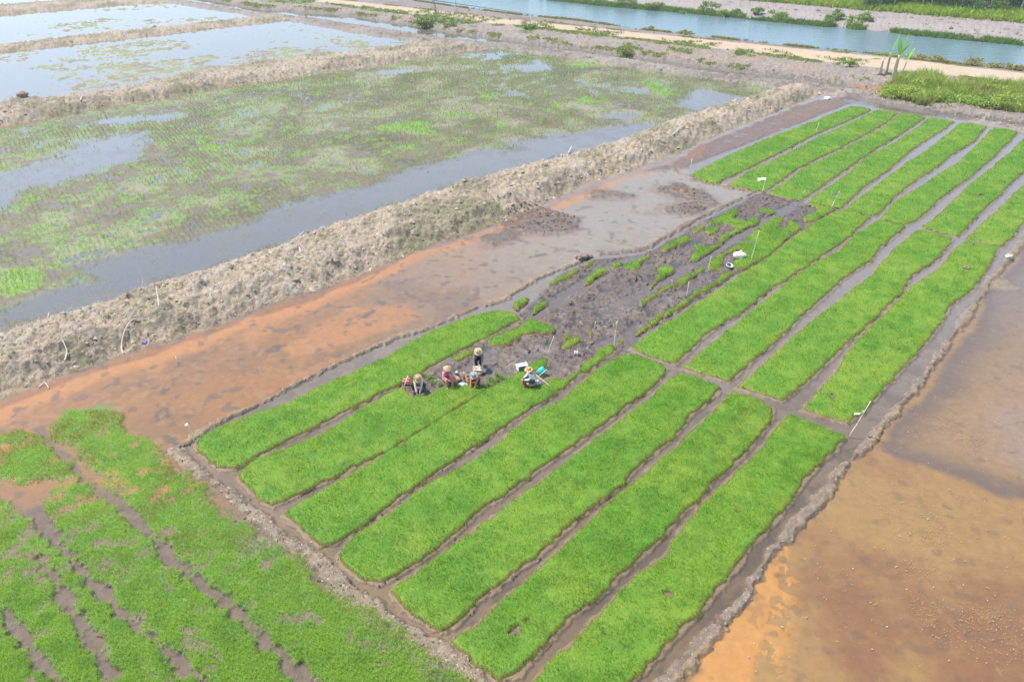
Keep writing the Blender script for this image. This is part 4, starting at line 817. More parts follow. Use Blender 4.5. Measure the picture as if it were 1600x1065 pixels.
def link(name, bm, mat, parent=None, loc=(0, 0, 0), rot=(0, 0, 0), smooth=True):
    me = bpy.data.meshes.new(name); bmesh.ops.recalc_face_normals(bm, faces=bm.faces); bm.to_mesh(me); bm.free()
    if mat: me.materials.append(mat)
    for p in me.polygons: p.use_smooth = smooth
    o = bpy.data.objects.new(name, me); COL.objects.link(o); o.location = loc; o.rotation_euler = rot
    if parent is not None: o.parent = parent
    return o
def skin(name, chains, mat, parent=None, sub=1):
    """chains: lists of ((x,y,z), radius); a point repeated exactly joins two chains"""
    me = bpy.data.meshes.new(name); vs, es, rs, key = [], [], [], {}
    for ch in chains:
        last = None
        for p, r in ch:
            k = tuple(round(q, 4) for q in p)
            if k not in key: key[k] = len(vs); vs.append(p); rs.append(r)
            if last is not None and last != key[k]: es.append((last, key[k]))
            last = key[k]
    me.from_pydata(vs, es, []); o = bpy.data.objects.new(name, me); COL.objects.link(o)
    m = o.modifiers.new("s", 'SKIN'); m.use_smooth_shade = True
    sv = me.skin_vertices[0].data
    for i, r in enumerate(rs):
        rr = r if isinstance(r, tuple) else (r, r); sv[i].radius = rr
    sv[0].use_root = True
    o.modifiers.new("b", 'SUBSURF').levels = sub
    dg = bpy.context.evaluated_depsgraph_get(); me2 = bpy.data.meshes.new_from_object(o.evaluated_get(dg))
    o.modifiers.clear(); o.data = me2; bpy.data.meshes.remove(me); me2.name = name; me2.materials.clear(); me2.materials.append(mat)
    if parent is not None: o.parent = parent
    return o
def join_bm(o, bm2, mat=None):
    """add more surface to an existing mesh object (keeps the body one mesh)"""
    me = o.data; bm = bmesh.new(); bm.from_mesh(me); t = bpy.data.meshes.new("t"); bm2.to_mesh(t); bm2.free(); n0 = len(bm.faces)
    bm.from_mesh(t); bpy.data.meshes.remove(t); bm.faces.ensure_lookup_table()
    if mat:
        me.materials.append(mat); ix = len(me.materials)-1
        for f in bm.faces[n0:]: f.material_index = ix
    for f in bm.faces: f.smooth = True
    bm.to_mesh(me); bm.free()

# ------------------------------------------------------------------ people
SKIN_T = mottled("skin", (.42, .23, .15), .55, 30, .12, .05)
HAIR = mottled("black_hair", (.02, .017, .015), .5, 60, .3, .2)
EYE = mottled("eye_dark", (.03, .02, .02), .2, 10, .1, 0)
def lerp(a, b, t): return tuple(a[i]*(1-t)+b[i]*t for i in range(3))
def person(label, loc, rz, pose, cloth, hat, size=1.0):
    root = empty("person", loc, rz, label, "person"); root.scale = (size*.9,)*3
    g = pose; pel, che, nek, hed = g['pelvis'], g['chest'], g['neck'], g['head']; mid = lerp(pel, che, .5)
    body = [[(pel, .13), (mid, .115), (che, .135), (nek, .055), (hed, .075)]]
    shirt = [[(pel, .155), (mid, .145), (che, .165), (lerp(che, nek, .7), .09)]]
    trou = [[(mid, .14), (pel, .165)]]; boots = []
    for sgn, S in ((-1, 'l'), (1, 'r')):
        sh, el, wr, hd = g['sh'+S], g['el'+S], g['wr'+S], g['ha'+S]; hip, kn, an, to = g['hip'+S], g['kn'+S], g['an'+S], g['to'+S]
        body.append([(che, .135), (sh, .062), (el, .042), (wr, .028), (hd, (.038, .02))])
        body.append([(pel, .13), (hip, .10), (kn, .065), (an, .042), (to, .035)])
        shirt.append([(che, .165), (sh, .085), (lerp(sh, el, .5), .068), (el, .058)] + ([(lerp(el, wr, .55), .05), (lerp(el, wr, .88), .044)] if cloth['long'] else []))
        trou.append([(pel, .165), (hip, .125), (lerp(hip, kn, .5), .105), (kn, .085), (lerp(kn, an, .5), .072), (lerp(kn, an, .8), .065)])
        boots.append([(lerp(kn, an, .55), .078), (an, .066), (to, (.05, .042))])
        # fingers: four of unequal length and a thumb, curled towards the work
        d = (Vector(hd)-Vector(wr)).normalized(); side = d.cross(Vector((0, 0, 1)))
        side = side.normalized() if side.length > .1 else Vector((1, 0, 0)); dn = d.cross(side).normalized()
        if dn.z > 0: dn = -dn
        for f in range(4):
            L = (.058, .068, .063, .048)[f]; b = Vector(hd)+side*(-.027+.018*f)+d*.012; m1 = b+d*L*.55; m2 = m1+(d*.6+dn*.8).normalized()*L*.45; m3 = m2+(d*.1+dn).normalized()*L*.3
            body.append([(hd, (.038, .02)), (tuple(b), .010), (tuple(m1), .009), (tuple(m2), .008), (tuple(m3), .006)])
        tb = Vector(wr)*.45+Vector(hd)*.55+side*(-sgn*.035); tm = tb+(d*.7-side*sgn*.6).normalized()*.04; te = tm+(d+dn*.5).normalized()*.03
        body.append([(hd, (.038, .02)), (tuple(tb), .012), (tuple(tm), .010), (tuple(te), .008)])
    bo = skin("body", body, cloth.get('skin', SKIN_T), root)
    fwd = (Vector(hed)-Vector(nek)).normalized()
    bm = bmesh.new(); ball(bm, (0, 0, 0), .105, 3, (.78, .95, 1.12))
    for v in bm.verts:
        if v.co.z < -.03: v.co.x *= .85; v.co.y = v.co.y*.92-.008
    ball(bm, (0, -.105, -.01), .018, 1, (.8, 1.1, 1.3)); ball(bm, (-.085, .0, -.01), .024, 1, (.4, .8, 1.2)); ball(bm, (.085, .0, -.01), .024, 1, (.4, .8, 1.2))
    ball(bm, (0, -.092, -.055), .02, 1, (1.3, .4, .35))
    R = Matrix.Translation(hed) @ Euler((g.get('nod', .5), 0, g.get('turn', 0))).to_matrix().to_4x4()
    bmesh.ops.transform(bm, matrix=R, verts=bm.verts); join_bm(bo, bm)
    bm = bmesh.new(); ball(bm, (-.034, -.092, .012), .011, 1); ball(bm, (.034, -.092, .012), .011, 1); bmesh.ops.transform(bm, matrix=R, verts=bm.verts); join_bm(bo, bm, EYE)
    bm = bmesh.new(); ball(bm, (0, .022, .018), .112, 3, (.82, .9, 1.08)); ball(bm, (0, .10, -.05), .045, 2)
    bmesh.ops.delete(bm, geom=[f for f in bm.faces if f.calc_center_median().y < -.045 and f.calc_center_median().z < .07], context='FACES')
    bmesh.ops.transform(bm, matrix=R, verts=bm.verts); link("hair", bm, HAIR, root)
    skin("shirt", shirt, cloth['shirt'], root); skin("trousers", trou, cloth['trousers'], root)
    for b in boots: skin("boot", [b], cloth['boots'], root)
    if cloth.get('vest'): skin("vest", [[(lerp(pel, che, .1), .165), (mid, .158), (che, .18), (lerp(che, nek, .55), .10)], [(che, .18), (lerp(che, g['shl'], .7), .10)], [(che, .18), (lerp(che, g['shr'], .7), .10)]], cloth['vest'], root)
    if cloth.get('scarf'):
        bm = bmesh.new(); ball(bm, (0, -.045, -.05), .095, 2, (.95, .85, .8), .05); bmesh.ops.transform(bm, matrix=R, verts=bm.verts); link("face_scarf", bm, cloth['scarf'], root)
    # hat: brim and crown, tied on the head
    prof, mat, band = hat['profile'], hat['mat'], hat.get('band')
    HR = Matrix.Translation(hed) @ Euler((g.get('nod', .5)+hat.get('tip', 0), hat.get('roll', 0), g.get('turn', 0))).to_matrix().to_4x4()
    bm = lathe(prof, 28, cap=False)
    for v in bm.verts:
        r = math.hypot(v.co.x, v.co.y)
        if r > .12: v.co.z += .018*math.sin(3*math.atan2(v.co.y, v.co.x)+hed[0]*9)*(r/.2)+random.uniform(-.003, .003)
    bmesh.ops.solidify(bm, geom=bm.faces[:], thickness=.006); bmesh.ops.transform(bm, matrix=HR, verts=bm.verts); ho = link("hat", bm, mat, root)
    if band:
        bm = lathe(band[0], 24, cap=False); bmesh.ops.solidify(bm, geom=bm.faces[:], thickness=.004); bmesh.ops.transform(bm, matrix=HR, verts=bm.verts); link("hat_crown", bm, band[1], ho)
    return root
def straw_mat(name, col):
    m = mottled(name, col, .75, 9, .2, .6, 90); return m
STRAW1 = straw_mat("straw_hat_tan", (.80, .60, .38)); STRAW2 = straw_mat("straw_hat_golden", (.84, .62, .34)); STRAW3 = straw_mat("straw_hat_pale", (.86, .68, .46))
GREYHAT = straw_mat("grey_hat", (.66, .60, .57)); BLUEC = mottled("light_blue_cloth", (.42, .66, .74), .7, 20, .1, .1)
HAT_BRIM = [(.235, .035), (.20, .045), (.155, .052), (.125, .055), (.112, .075), (.108, .12), (.095, .155), (.06, .172), (.0, .177)]
HAT_CONE = [(.235, .02), (.19, .06), (.14, .10), (.09, .135), (.04, .165), (.0, .18)]
def fab(name, col, amount=.15, scale=14): return mottled(name, col, .85, scale, amount, .4, 40, spec=.2)
def pose_squat(hx=.0, reach=(.07, -.52, .14), head=(0, -.24, .86), spread=.31, kz=.50):
    g = dict(pelvis=(0, .20, .24), chest=(0, -.04, .60), neck=(0, -.13, .72), head=head, nod=.75)
    for s, S in ((-1, 'l'), (1, 'r')):
        g['sh'+S] = (s*.19, -.07, .64); g['el'+S] = (s*.155, -.29, .42); g['wr'+S] = (s*reach[0], reach[1], reach[2]); g['ha'+S] = (s*reach[0]*.75, reach[1]-.05, reach[2]-.06)
        g['hip'+S] = (s*.12, .16, .24); g['kn'+S] = (s*spread, -.20, kz); g['an'+S] = (s*spread*.85, -.14, .08); g['to'+S] = (s*spread*.95, -.33, .035)
    return g
def pose_sit(reach=(.06, -.38, .52)):
    g = dict(pelvis=(0, .16, .34), chest=(0, .02, .74), neck=(0, -.04, .87), head=(0, -.10, 1.00), nod=.5)
    for s, S in ((-1, 'l'), (1, 'r')):
        g['sh'+S] = (s*.19, .0, .79); g['el'+S] = (s*.23, -.16, .56); g['wr'+S] = (s*reach[0], reach[1]+.04, reach[2]); g['ha'+S] = (s*reach[0]*.5, reach[1]-.04, reach[2]-.02)
        g['hip'+S] = (s*.11, .10, .33); g['kn'+S] = (s*.17, -.30, .50); g['an'+S] = (s*.15, -.34, .10); g['to'+S] = (s*.17, -.52, .04)
    return g
def at(px, py, dz=0.0):
    x, y = G(px, py, 0); return (x, y, gz(x, y)+dz)
BOOT = mottled("rubber_boot", (.10, .095, .085), .45, 12, .25, .1); REDB = mottled("red_boot", (.55, .05, .07), .4, 12, .15, .05)
person("person squatting leftmost in a tan straw hat and navy trousers, both arms reaching down", at(655, 609), .03,
       pose_squat(), dict(shirt=fab("cream_shirt", (.62, .50, .42)), trousers=fab("navy_cloth", (.035, .045, .085)), boots=BOOT, long=True), dict(profile=HAT_BRIM, mat=STRAW1, tip=.15))
person("person seated in pink patterned clothes and a pointed golden straw hat", at(699, 601), .45,
       pose_sit(), dict(shirt=fab("pink_print", (.74, .28, .36), .45, 22), trousers=fab("pink_trousers", (.66, .25, .22), .25), boots=mottled("tan_boot", (.40, .26, .17), .6, 12, .2), long=True, vest=fab("magenta_cloth", (.46, .09, .26), .3)), dict(profile=HAT_CONE, mat=STRAW2, tip=-.2))
person("person crouching low in an orange shirt and a grey hat with light blue crown", at(743, 601), -.25,
       pose_squat(reach=(.10, -.50, .12), head=(0, -.25, .76), spread=.22, kz=.42), dict(shirt=fab("orange_shirt", (.66, .22, .09), .3), trousers=fab("dark_trousers", (.05, .045, .045)), boots=BOOT, long=True),
       dict(profile=HAT_BRIM, mat=GREYHAT, tip=.05, band=([(.10, .125), (.098, .158), (.062, .178), (.0, .184)], BLUEC)))
p4 = pose_squat(reach=(.16, -.46, .20), head=(0, -.18, 1.08), spread=.11, kz=.52)
p4.update(pelvis=(0, .22, .42), chest=(0, .0, .80), neck=(0, -.08, .93), shl=(-.20, -.03, .84), shr=(.20, -.03, .84), ell=(-.22, -.24, .56), elr=(.22, -.24, .56), hipl=(-.11, .18, .42), hipr=(.11, .18, .42))
person("person at the back in a dark vest and straw hat bending over a pale sack", at(748, 573), -.05,
       p4, dict(shirt=fab("grey_sleeves", (.20, .19, .22)), trousers=fab("black_trousers", (.02, .022, .03)), boots=BOOT, long=False, vest=fab("black_vest", (.018, .02, .028))), dict(profile=HAT_BRIM, mat=STRAW3, tip=.0))
p5 = pose_sit((.07, -.40, .50)); p5['nod'] = .25; p5['turn'] = 0
person("person seated sideways in a white shirt, tipped straw hat and red boots", at(829, 603), math.radians(-78),
       p5, dict(shirt=fab("white_shirt", (.80, .82, .84), .05), trousers=fab("charcoal_trousers", (.07, .08, .09)), boots=REDB, long=True, scarf=fab("blue_scarf", (.20, .38, .52))), dict(profile=HAT_BRIM, mat=STRAW2, tip=-.15, roll=.1))

# ------------------------------------------------------------------ things around the workers
WOOD = mottled("bleached_wood", (.55, .45, .33), .8, 18, .3, .3); BAMB = mottled("bamboo_pole", (.80, .70, .54), .6, 12, .25, .2); WHITEP = mottled("white_plastic", (.85, .85, .84), .45, 12, .05, .1)
WICK = mottled("wicker", (.55, .33, .14), .7, 60, .4, .8, 80)
def thing(name, label, cat, loc, rz=0, group=None): return empty(name, loc, rz, label, cat, group)
def stool(loc, rz, label, h=.26, r=.17):
    t = thing("low_stool", label, "stool", loc, rz); link("seat", lathe([(r*.96, h-.045), (r, h-.02), (r*.97, h), (0, h+.002)], 18), WICK, t)
    for a in range(3):
        bm = bmesh.new(); c, s_ = math.cos(a*2.1), math.sin(a*2.1); tube(bm, [(c*r*.95, s_*r*.95, 0), (c*r*.6, s_*r*.6, h-.03)], .016); link("leg", bm, WOOD, t)
stool(at(700, 597), 0, "low wooden stool under the worker in pink")
stool(at(829, 603), 0.4, "wide low wooden stool under the worker in the white shirt", .24, .27)
# upright basket / tan board beside the orange-shirted worker
def basket(loc, rz, label, r, h, mat, tiltx=0):
    t = thing("wicker_basket", label, "basket", loc, rz); bm = lathe([(r*.75, 0), (r*.9, h*.4), (r, h), (r*.95, h), (r*.84, h*.4), (r*.68, .02), (0, .02)], 20, cap=False); link("basket_wall", bm, mat, t, rot=(tiltx, 0, 0))
    bm = bmesh.new(); n = 20; pts = [(r*1.0*math.cos(i*2*math.pi/n), r*1.0*math.sin(i*2*math.pi/n), h) for i in range(n+1)]; tube(bm, pts, .012, 6, cap=False); link("rim", bm, WOOD, t, rot=(tiltx, 0, 0))
basket(at(733, 600), 0, "tall tan wicker basket beside the orange-shirted worker", .14, .42, WICK)
basket(at(710, 598), 0.3, "orange-brown round basket right of the worker in pink", .19, .30, mottled("orange_wicker", (.60, .30, .14), .7, 60, .35, .8, 80))
# thermos
t = thing("thermos_flask", "dark upright thermos flask with a light blue cup on top", "thermos", at(714, 592)); DK = mottled("dark_enamel", (.03, .035, .05), .25, 10, .1, .02)
link("flask_body", lathe([(.075, 0), (.082, .02), (.082, .27), (.06, .31), (.0, .312)], 20), DK, t); link("cup_lid", lathe([(.058, .313), (.06, .38), (.05, .40), (0, .402)], 18), BLUEC, t)
bm = bmesh.new(); tube(bm, [(.08, 0, .24), (.125, 0, .22), (.125, 0, .12), (.08, 0, .10)], .011); link("handle", bm, DK, t)
t = thing("cream_pot", "small cream pot standing right of the thermos", "pot", at(716.5, 594)); link("pot_wall", lathe([(.06, 0), (.075, .05), (.07, .13), (.06, .13), (.062, .03), (0, .03)], 16, cap=False), mottled("cream_enamel", (.72, .65, .52), .4), t)
bm = bmesh.new(); tube(bm, [(.07, 0, .1), (.10, 0, .08), (.07, 0, .04)], .008); link("handle", bm, WOOD, t)
t = thing("lidded_tin", "small pale tin at the feet of the worker in pink", "tin", at(699.5, 603)); link("tin_wall", lathe([(.07, 0), (.07, .14), (.0, .141)], 18), mottled("pale_tin", (.62, .55, .47), .4, metallic=.2), t); link("lid", lathe([(.074, .142), (.074, .16), (.03, .17), (0, .171)], 18), mottled("tin_lid", (.55, .47, .38), .4), t)
# pinwheels on sticks
def pinwheel(loc, h, r, cols, label, lean=0.0, pet=8, extra=None):
    t = thing("toy_pinwheel", label, "pinwheel", loc, 0, None); bm = bmesh.new(); tube(bm, [(0, 0, 0), (lean*h, 0, h)], .011); link("stick", bm, WHITEP, t)
    for k in range(pet):
        a = k*2*math.pi/pet; bm = bmesh.new(); c = Vector((lean*h, -.03, h)); u = Vector((math.cos(a), -.25, math.sin(a))); w = Vector((-math.sin(a), 0, math.cos(a)))
        v = [c, c+u*r*.55+w*r*.28, c+u*r, c+u*r*.55-w*r*.08+Vector((0, -.04, 0))]; v = [bm.verts.new(p) for p in v]; bm.faces.new(v)
        bmesh.ops.solidify(bm, geom=bm.faces[:], thickness=.004); link("petal", bm, cols[k % len(cols)], t, smooth=False)
    bm = bmesh.new(); ball(bm, (lean*h, -.05, h), .02, 1); link("hub", bm, WHITEP, t)
    if extra: bm = bmesh.new(); tube(bm, [(lean*h*.2, 0, h*.2), (lean*h*.75, 0, h*.75)], .045, 8); link("wrapped_ribbon", bm, extra, t)
YEL = mottled("yellow_foil", (.80, .72, .25), .35); ORA = mottled("orange_foil", (.80, .35, .12), .35); BLU = mottled("blue_foil", (.25, .55, .75), .35); REDC = mottled("red_cloth", (.62, .12, .13), .7)
pinwheel(at(683.5, 602), .34, .13, [WHITEP, YEL, ORA, BLU], "many-coloured pinwheel on a white stick between the two left workers")
pinwheel(at(726, 594), .42, .16, [YEL, YEL, WHITEP], "yellow pinwheel on a red-wrapped stick behind the crouching worker", -.12, 9, REDC)
# crumpled bags
def crumple(name, label, cat, loc, r, sq, mat, noise=.35, sub=3, extra=None, rz=0):
    t = thing(name, label, cat, loc, rz); bm = bmesh.new(); ball(bm, (0, 0, r*sq[2]*.8), r, sub, sq, noise)
    for v in bm.verts: v.co.z = max(v.co.z, 0.0)
    link("sheet", bm, mat, t, smooth=False)
    bm = bmesh.new(); tube(bm, [(-r*.15, 0, r*sq[2]*1.5), (0, -r*.1, r*sq[2]*2.0), (r*.2, 0, r*sq[2]*2.1)], [r*.16, r*.08, r*.2], 7); link("knot", bm, extra or mat, t)
    return t
crumple("plastic_bag", "crumpled white and pale blue plastic bag in front of the workers", "bag", at(722.5, 602), .18, (1.4, .7, .4), mottled("pale_blue_film", (.62, .80, .82), .3, 6, .2), extra=WHITEP)
crumple("plastic_bag", "clear grey plastic bag behind the white-shirted worker", "bag", at(839, 601), .17, (1.1, .8, .7), mottled("clear_film", (.58, .60, .60), .25, 6, .15), extra=WHITEP)
crumple("pale_sack", "pale bundle of seedling roots in the hands of the worker at the back", "sack", at(748.5, 580), .27, (1.15, .8, .75), mottled("beige_sack", (.64, .52, .40), .85, 20, .3, .6), noise=.3)
crumple("plastic_bag", "bulging white plastic bag lying on mud inside the far green block", "bag", at(1155, 403), .34, (1.2, .8, .65), mottled("white_bag", (.80, .74, .68), .4, 5, .08), noise=.12)
crumple("plastic_bag", "small purple plastic bag on the embankment foot near the curved branch", "bag", at(227, 534), .12, (1.4, .7, .7), mottled("purple_film", (.28, .20, .62), .35, 8, .2), noise=.35)
crumple("pale_sack", "small beige sack on dark mud right of the leaning stick", "sack", at(901, 555), .14, (1.0, .8, .9), mottled("beige_cloth", (.62, .52, .44), .8, 14, .25), noise=.35)
t = crumple("cloth_bag", "pink-red bundled cloth bag on the muddy channel with a white umbrella beside it", "bag", at(637, 597), .22, (1.1, .7, .65), mottled("coral_cloth", (.62, .20, .18), .8, 24, .3, .4), noise=.3)
t = thing("folded_umbrella", "thin folded white umbrella leaning on the pink-red bag", "umbrella", at(631, 603)); bm = bmesh.new(); tube(bm, [(0, 0, 0), (.09, 0, .25), (.22, .02, .60)], [.012, .03, .014]); link("furled_cover", bm, WHITEP, t)
bm = bmesh.new(); tube(bm, [(.22, .02, .60), (.26, .02, .68), (.29, .02, .67)], .012); link("handle", bm, REDC, t)
# white foam box tipped on its side
t = thing("foam_box", "open white foam box propped on wet mud above the green strip", "box", at(814, 578), .35); t.scale = (.85,)*3
def boxm(bm, c, s, rot=None):
    g = bmesh.ops.create_cube(bm, size=1); m = Matrix.Translation(c) @ ((rot or Matrix.Identity(4)) @ Matrix.Diagonal((*s, 1)))
    bmesh.ops.transform(bm, matrix=m, verts=g['verts']); bmesh.ops.bevel(bm, geom=list({e for v in g['verts'] for e in v.link_edges}), offset=.008, segments=1, affect='EDGES')
bm = bmesh.new(); tl = Matrix.Rotation(math.radians(-12), 4, 'X'); boxm(bm, (0, 0, .36), (.50, .48, .035), tl)
for c, s_ in (((-.205, 0, .20), (.03, .40, .30)), ((.205, 0, .20), (.03, .40, .30)), ((0, .19, .20), (.38, .03, .30))): boxm(bm, c, s_)
link("box_wall", bm, WHITEP, t, smooth=False); bm = bmesh.new(); boxm(bm, (.30, .10, .20), (.03, .38, .34), Matrix.Rotation(.5, 4, 'Y')); link("lid", bm, WHITEP, t, smooth=False)
bm = bmesh.new(); boxm(bm, (0, -.17, .18), (.375, .02, .28)); link("front_shade_panel", bm, mottled("foam_shade", (.14, .17, .22), .7), t, smooth=False)  # shade of the box front, put in as a dark-coloured panel
# teal tub tipped over
t = thing("teal_tub", "teal plastic tub tipped on its side behind the white-shirted worker", "tub", at(842, 584), .5)
TEAL = mottled("teal_plastic", (.07, .52, .45), .35, 6, .08, .03); rm = (math.radians(128), 0, math.radians(25))
link("tub_wall", lathe([(.0, .0), (.17, .0), (.20, .03), (.23, .26), (.215, .26), (.185, .04), (0, .03)], 24, cap=False), TEAL, t, (0, .0, .30), rm)
link("rim", lathe([(.23, .255), (.255, .262), (.255, .285), (.222, .285), (.222, .255)], 24, cap=False), mottled("pale_rim", (.66, .70, .66), .4), t, (0, .0, .30), rm)
# two-tone bowl in the far mud
t = thing("steel_bowl", "small pale bowl with a dark lid lying on mud left of the far flag pole", "bowl", at(1138, 418), .4); t.scale = (.75,)*3
link("bowl_wall", lathe([(0, 0), (.16, .0), (.27, .12), (.30, .22), (.285, .22), (.25, .13), (.15, .03), (0, .03)], 22, cap=False), mottled("pale_steel", (.68, .66, .64), .35, metallic=.2), t, (0, 0, .08), (.35, .15, 0)); link("dark_lid", lathe([(0, .20), (.15, .20), (.14, .24), (0, .26)], 16), mottled("dark_plastic", (.03, .035, .04), .4), t, (-.03, 0, .09), (.35, .15, 0))
# long cane lying across the bed beside the white-shirted worker
def cane(p, q, r, mat, name, label, cat, group=None, leaves=0):
    a = Vector(p); b = Vector(q); t = thing(name, label, cat, p, 0, group); d = b-a; bm = bmesh.new()
    pts = [Vector((0, 0, 0))+d*k/5+Vector((random.uniform(-1, 1), random.uniform(-1, 1), 0))*r*.8*(0 < k < 5) for k in range(6)]; tube(bm, pts, [r*(1-.08*k) for k in range(6)]); link("shaft", bm, mat, t)
    for k in (1, 2, 3, 4): bm = bmesh.new(); tube(bm, [pts[k]-d.normalized()*.012, pts[k]+d.normalized()*.012], r*1.15); link("knot", bm, WOOD, t)
    return t
a = at(838, 596, .35); b = at(860, 609, .22); cane(a, b, .014, BAMB, "bamboo_cane", "thin pale cane slanting over the green bed beside the white-shirted worker", "cane")
# ------------------------------------------------------------------ poles, stakes, flags
def up(px, py, pyt, pxt=None):
    """base point, and the height/lean that reach the photographed top"""
    x, y = G(px, py, 0); z = gz(x, y); pxt = px if pxt is None else pxt
    depth = y*CP+(CAM_H-z)*SP; m = depth/FOC; return (x, y, z-.05), (pxt-px)*m, max(.2, (py-pyt)*m/CP)
def pole(base, top, label, flag=None, r=.026, name="marker_pole", group="thin marker poles and stakes"):
    (x, y, z), lean, h = up(base[0], base[1], top[1], top[0]); t = thing(name, label, "pole", (x, y, z), 0, group); bm = bmesh.new()
    pts = [(lean*k/5+random.uniform(-.01, .01), random.uniform(-.01, .01), h*k/5) for k in range(6)]; tube(bm, pts, [r*(1-.07*k) for k in range(6)], 6); link("shaft", bm, BAMB, t)
    if flag:
        fh, dx, drop, hh = flag; u = fh; cx, cz = lean*u, h*u; bm = bmesh.new(); n = 6; rows = []
        for k in range(n+1):
            s_ = k/n; px_ = cx+dx*s_; wob = .05*math.sin(s_*7+x); rows.append([bm.verts.new((px_, wob, cz-drop*s_+hh/2*(1-.2*s_))), bm.verts.new((px_, wob+.03, cz-drop*s_-hh/2*(1-.3*math.sin(s_*5))))])
        for a_, b_ in zip(rows[:-1], rows[1:]): bm.faces.new((a_[0], b_[0], b_[1], a_[1]))
        bmesh.ops.solidify(bm, geom=bm.faces[:], thickness=.006); link("flag", bm, WHITEP, t)
    return t
pole((303, 688), (300, 656), "thin pole with a white tip at the left front corner of the beds", (.97, -.14, .0, .12))
pole((959, 543), (961, 500), "tall thin pole with a small drooping white flag at the edge of dark mud", (.86, -.18, -.03, .2), .026)
pole((929, 511), (930, 499), "short bare stake standing in the dark trampled mud", None)
pole((855, 552), (865, 522), "leaning bare stick standing in dark mud above the green strip", None, .022)
pole((1172, 411), (1178, 362), "tall thin pole with a long white strip blown to the left", (.70, -.75, -.02, .14), .024)
pole((1106, 423), (1108, 400), "bare pale stake beside the thin strip in the pulled beds", None, .02)
pole((1051, 446), (1049, 436), "very short stake at the flooded middle channel", None)
pole((1073, 462), (1074, 438), "bare brown stake between two long thin green strips", None)
pole((1191, 300), (1193, 279), "thin pole with a white flag left of the second far bed", (.93, -.55, .0, .2), .03)
pole((1298, 325), (1306, 300), "thin leaning pole with a small white flag at the fourth far bed", (.88, -.4, .06, .24), .03)
pole((1326, 680), (1346, 619), "leaning pole with a white cloth tied across it at the bed corner", (.72, -.36, .14, .09), .02)
pole((1274, 207), (1277, 194), "short green-tinted stake in the second far bed", None)
pole((1254, 303), (1257, 296), "tiny stake at the near end of the third far bed", None)
pole((313, 240), (311, 214), "bare stake standing alone in the large left field", None, .025)
pole((692, 154), (691, 135), "bare stake further back in the large left field", None, .025)
pole((278, 564), (276, 553), "short splintered stake in the orange water", None, .03)
pole((1079, 266), (1079, 248), "thin stake beside the corner of the first far bed", None, .03)
pole((829, 40), (829, 33), "short post at the edge of the dirt road", None, .06)
# ------------------------------------------------------------------ bundles of pulled seedlings
BUN = [(643,600),(648,589),(672,589),(679,592),(676,598),(668,592),(694,597),(661,585),(706,594),(758,604),(763,600),(767,592),(772,597),(778,593),(783,589),(770,602),(848,590),(844,575),(777,586),(689,602),(740,604)]
def bundle_mesh():
    n = 55; x = RNG.normal(0, .055, n); y = RNG.normal(0, .055, n); tip = green(x, y, .05, 9); v, f, c = blades(x, y, np.zeros(n), RNG.uniform(.14, .26, n), .022, np.full((n, 3), (.42, .40, .16)), tip, lean=.8); return v, f, c
bproto = []
for k in range(3):
    v, f, c = bundle_mesh(); o = np_mesh("leaves", v, f, M_LEAF, c, smooth=False); o2 = link("root_ball", lathe([(.0, -.02), (.05, -.02), (.06, .03), (.035, .07), (0, .08)], 10), mottled("muddy_roots", (.30, .22, .15), .9, 20, .4)); bproto.append((o, o2))
for k, (px, py) in enumerate(BUN):
    r = empty("seedling_bundle", at(px, py), random.uniform(0, 6), "tied bundle of pulled green seedlings on the mud among the workers", "seedling bundle", "bundles of pulled seedlings"); s_ = random.uniform(.75, 1.15); r.scale = (s_, s_, s_)
    for q in bproto[k % 3]:
        c = q.copy() if k >= 3 else q
        if k >= 3: COL.objects.link(c)
        c.parent = r
# ------------------------------------------------------------------ driftwood on the main embankment
def branch(pts, rad, label, twigs=()):
    P3 = [at(a, b, dz) for a, b, dz in pts]; t = thing("dead_branch", label, "branch", P3[0], 0, "dead branches on the embankment"); o0 = Vector(P3[0]); q = [Vector(p)-o0 for p in P3]; S = []
    for i in range(len(q)-1):
        for k in range(4): u = k/4; p0 = q[max(i-1, 0)]; p1, p2 = q[i], q[i+1]; p3 = q[min(i+2, len(q)-1)]; S.append(.5*((2*p1)+(-p0+p2)*u+(2*p0-5*p1+4*p2-p3)*u*u+(-p0+3*p1-3*p2+p3)*u**3))
    S.append(q[-1]); bm = bmesh.new(); tube(bm, S, [rad*(1-.5*i/len(S)) for i in range(len(S))], 8); link("stem", bm, DRIFT, t)
    for i, d in twigs: bm = bmesh.new(); p = S[min(i, len(S)-1)]; d = Vector(d); tube(bm, [p, p+d*.6, p+d+Vector((.03, 0, .05))], [rad*.5, rad*.35, rad*.15], 6); link("twig", bm, DRIFT, t)
DRIFT = mottled("bleached_driftwood", (.62, .55, .47), .8, 16, .25, .3)
branch([(193,551,.05),(190,543,.12),(198,531,.16),(213,520,.14),(235,514,.08)], .034, "long curved bleached branch lying at the embankment foot near the purple bag", [(7, (.1, -.2, .12))])
branch([(254,500,.0),(253,490,.25),(252,480,.45)], .03, "short upright bleached post leaning out of the embankment", [(5, (.12, .05, .2))])
branch([(462,383,.05),(470,379,.15),(477,375,.3)], .04, "pale broken stick pointing up the embankment slope", [(3, (-.3, -.1, .1)), (5, (.2, 0, .15))])
branch([(470,404,.05),(472,412,.1),(464,419,.08),(476,422,.05)], .035, "forked pale twig lying low on the embankment", [(4, (.3, .1, .1))])
branch([(72,505,.05),(78,494,.3)], .03, "small white forked twig on the crest of the embankment", [(2, (-.25, 0, .15)), (4, (.2, 0, .12))])
branch([(103,570,.05),(109,562,.15),(106,556,.2)], .04, "broken pale twig on the lower left of the embankment", [(3, (.25, .05, .05))])
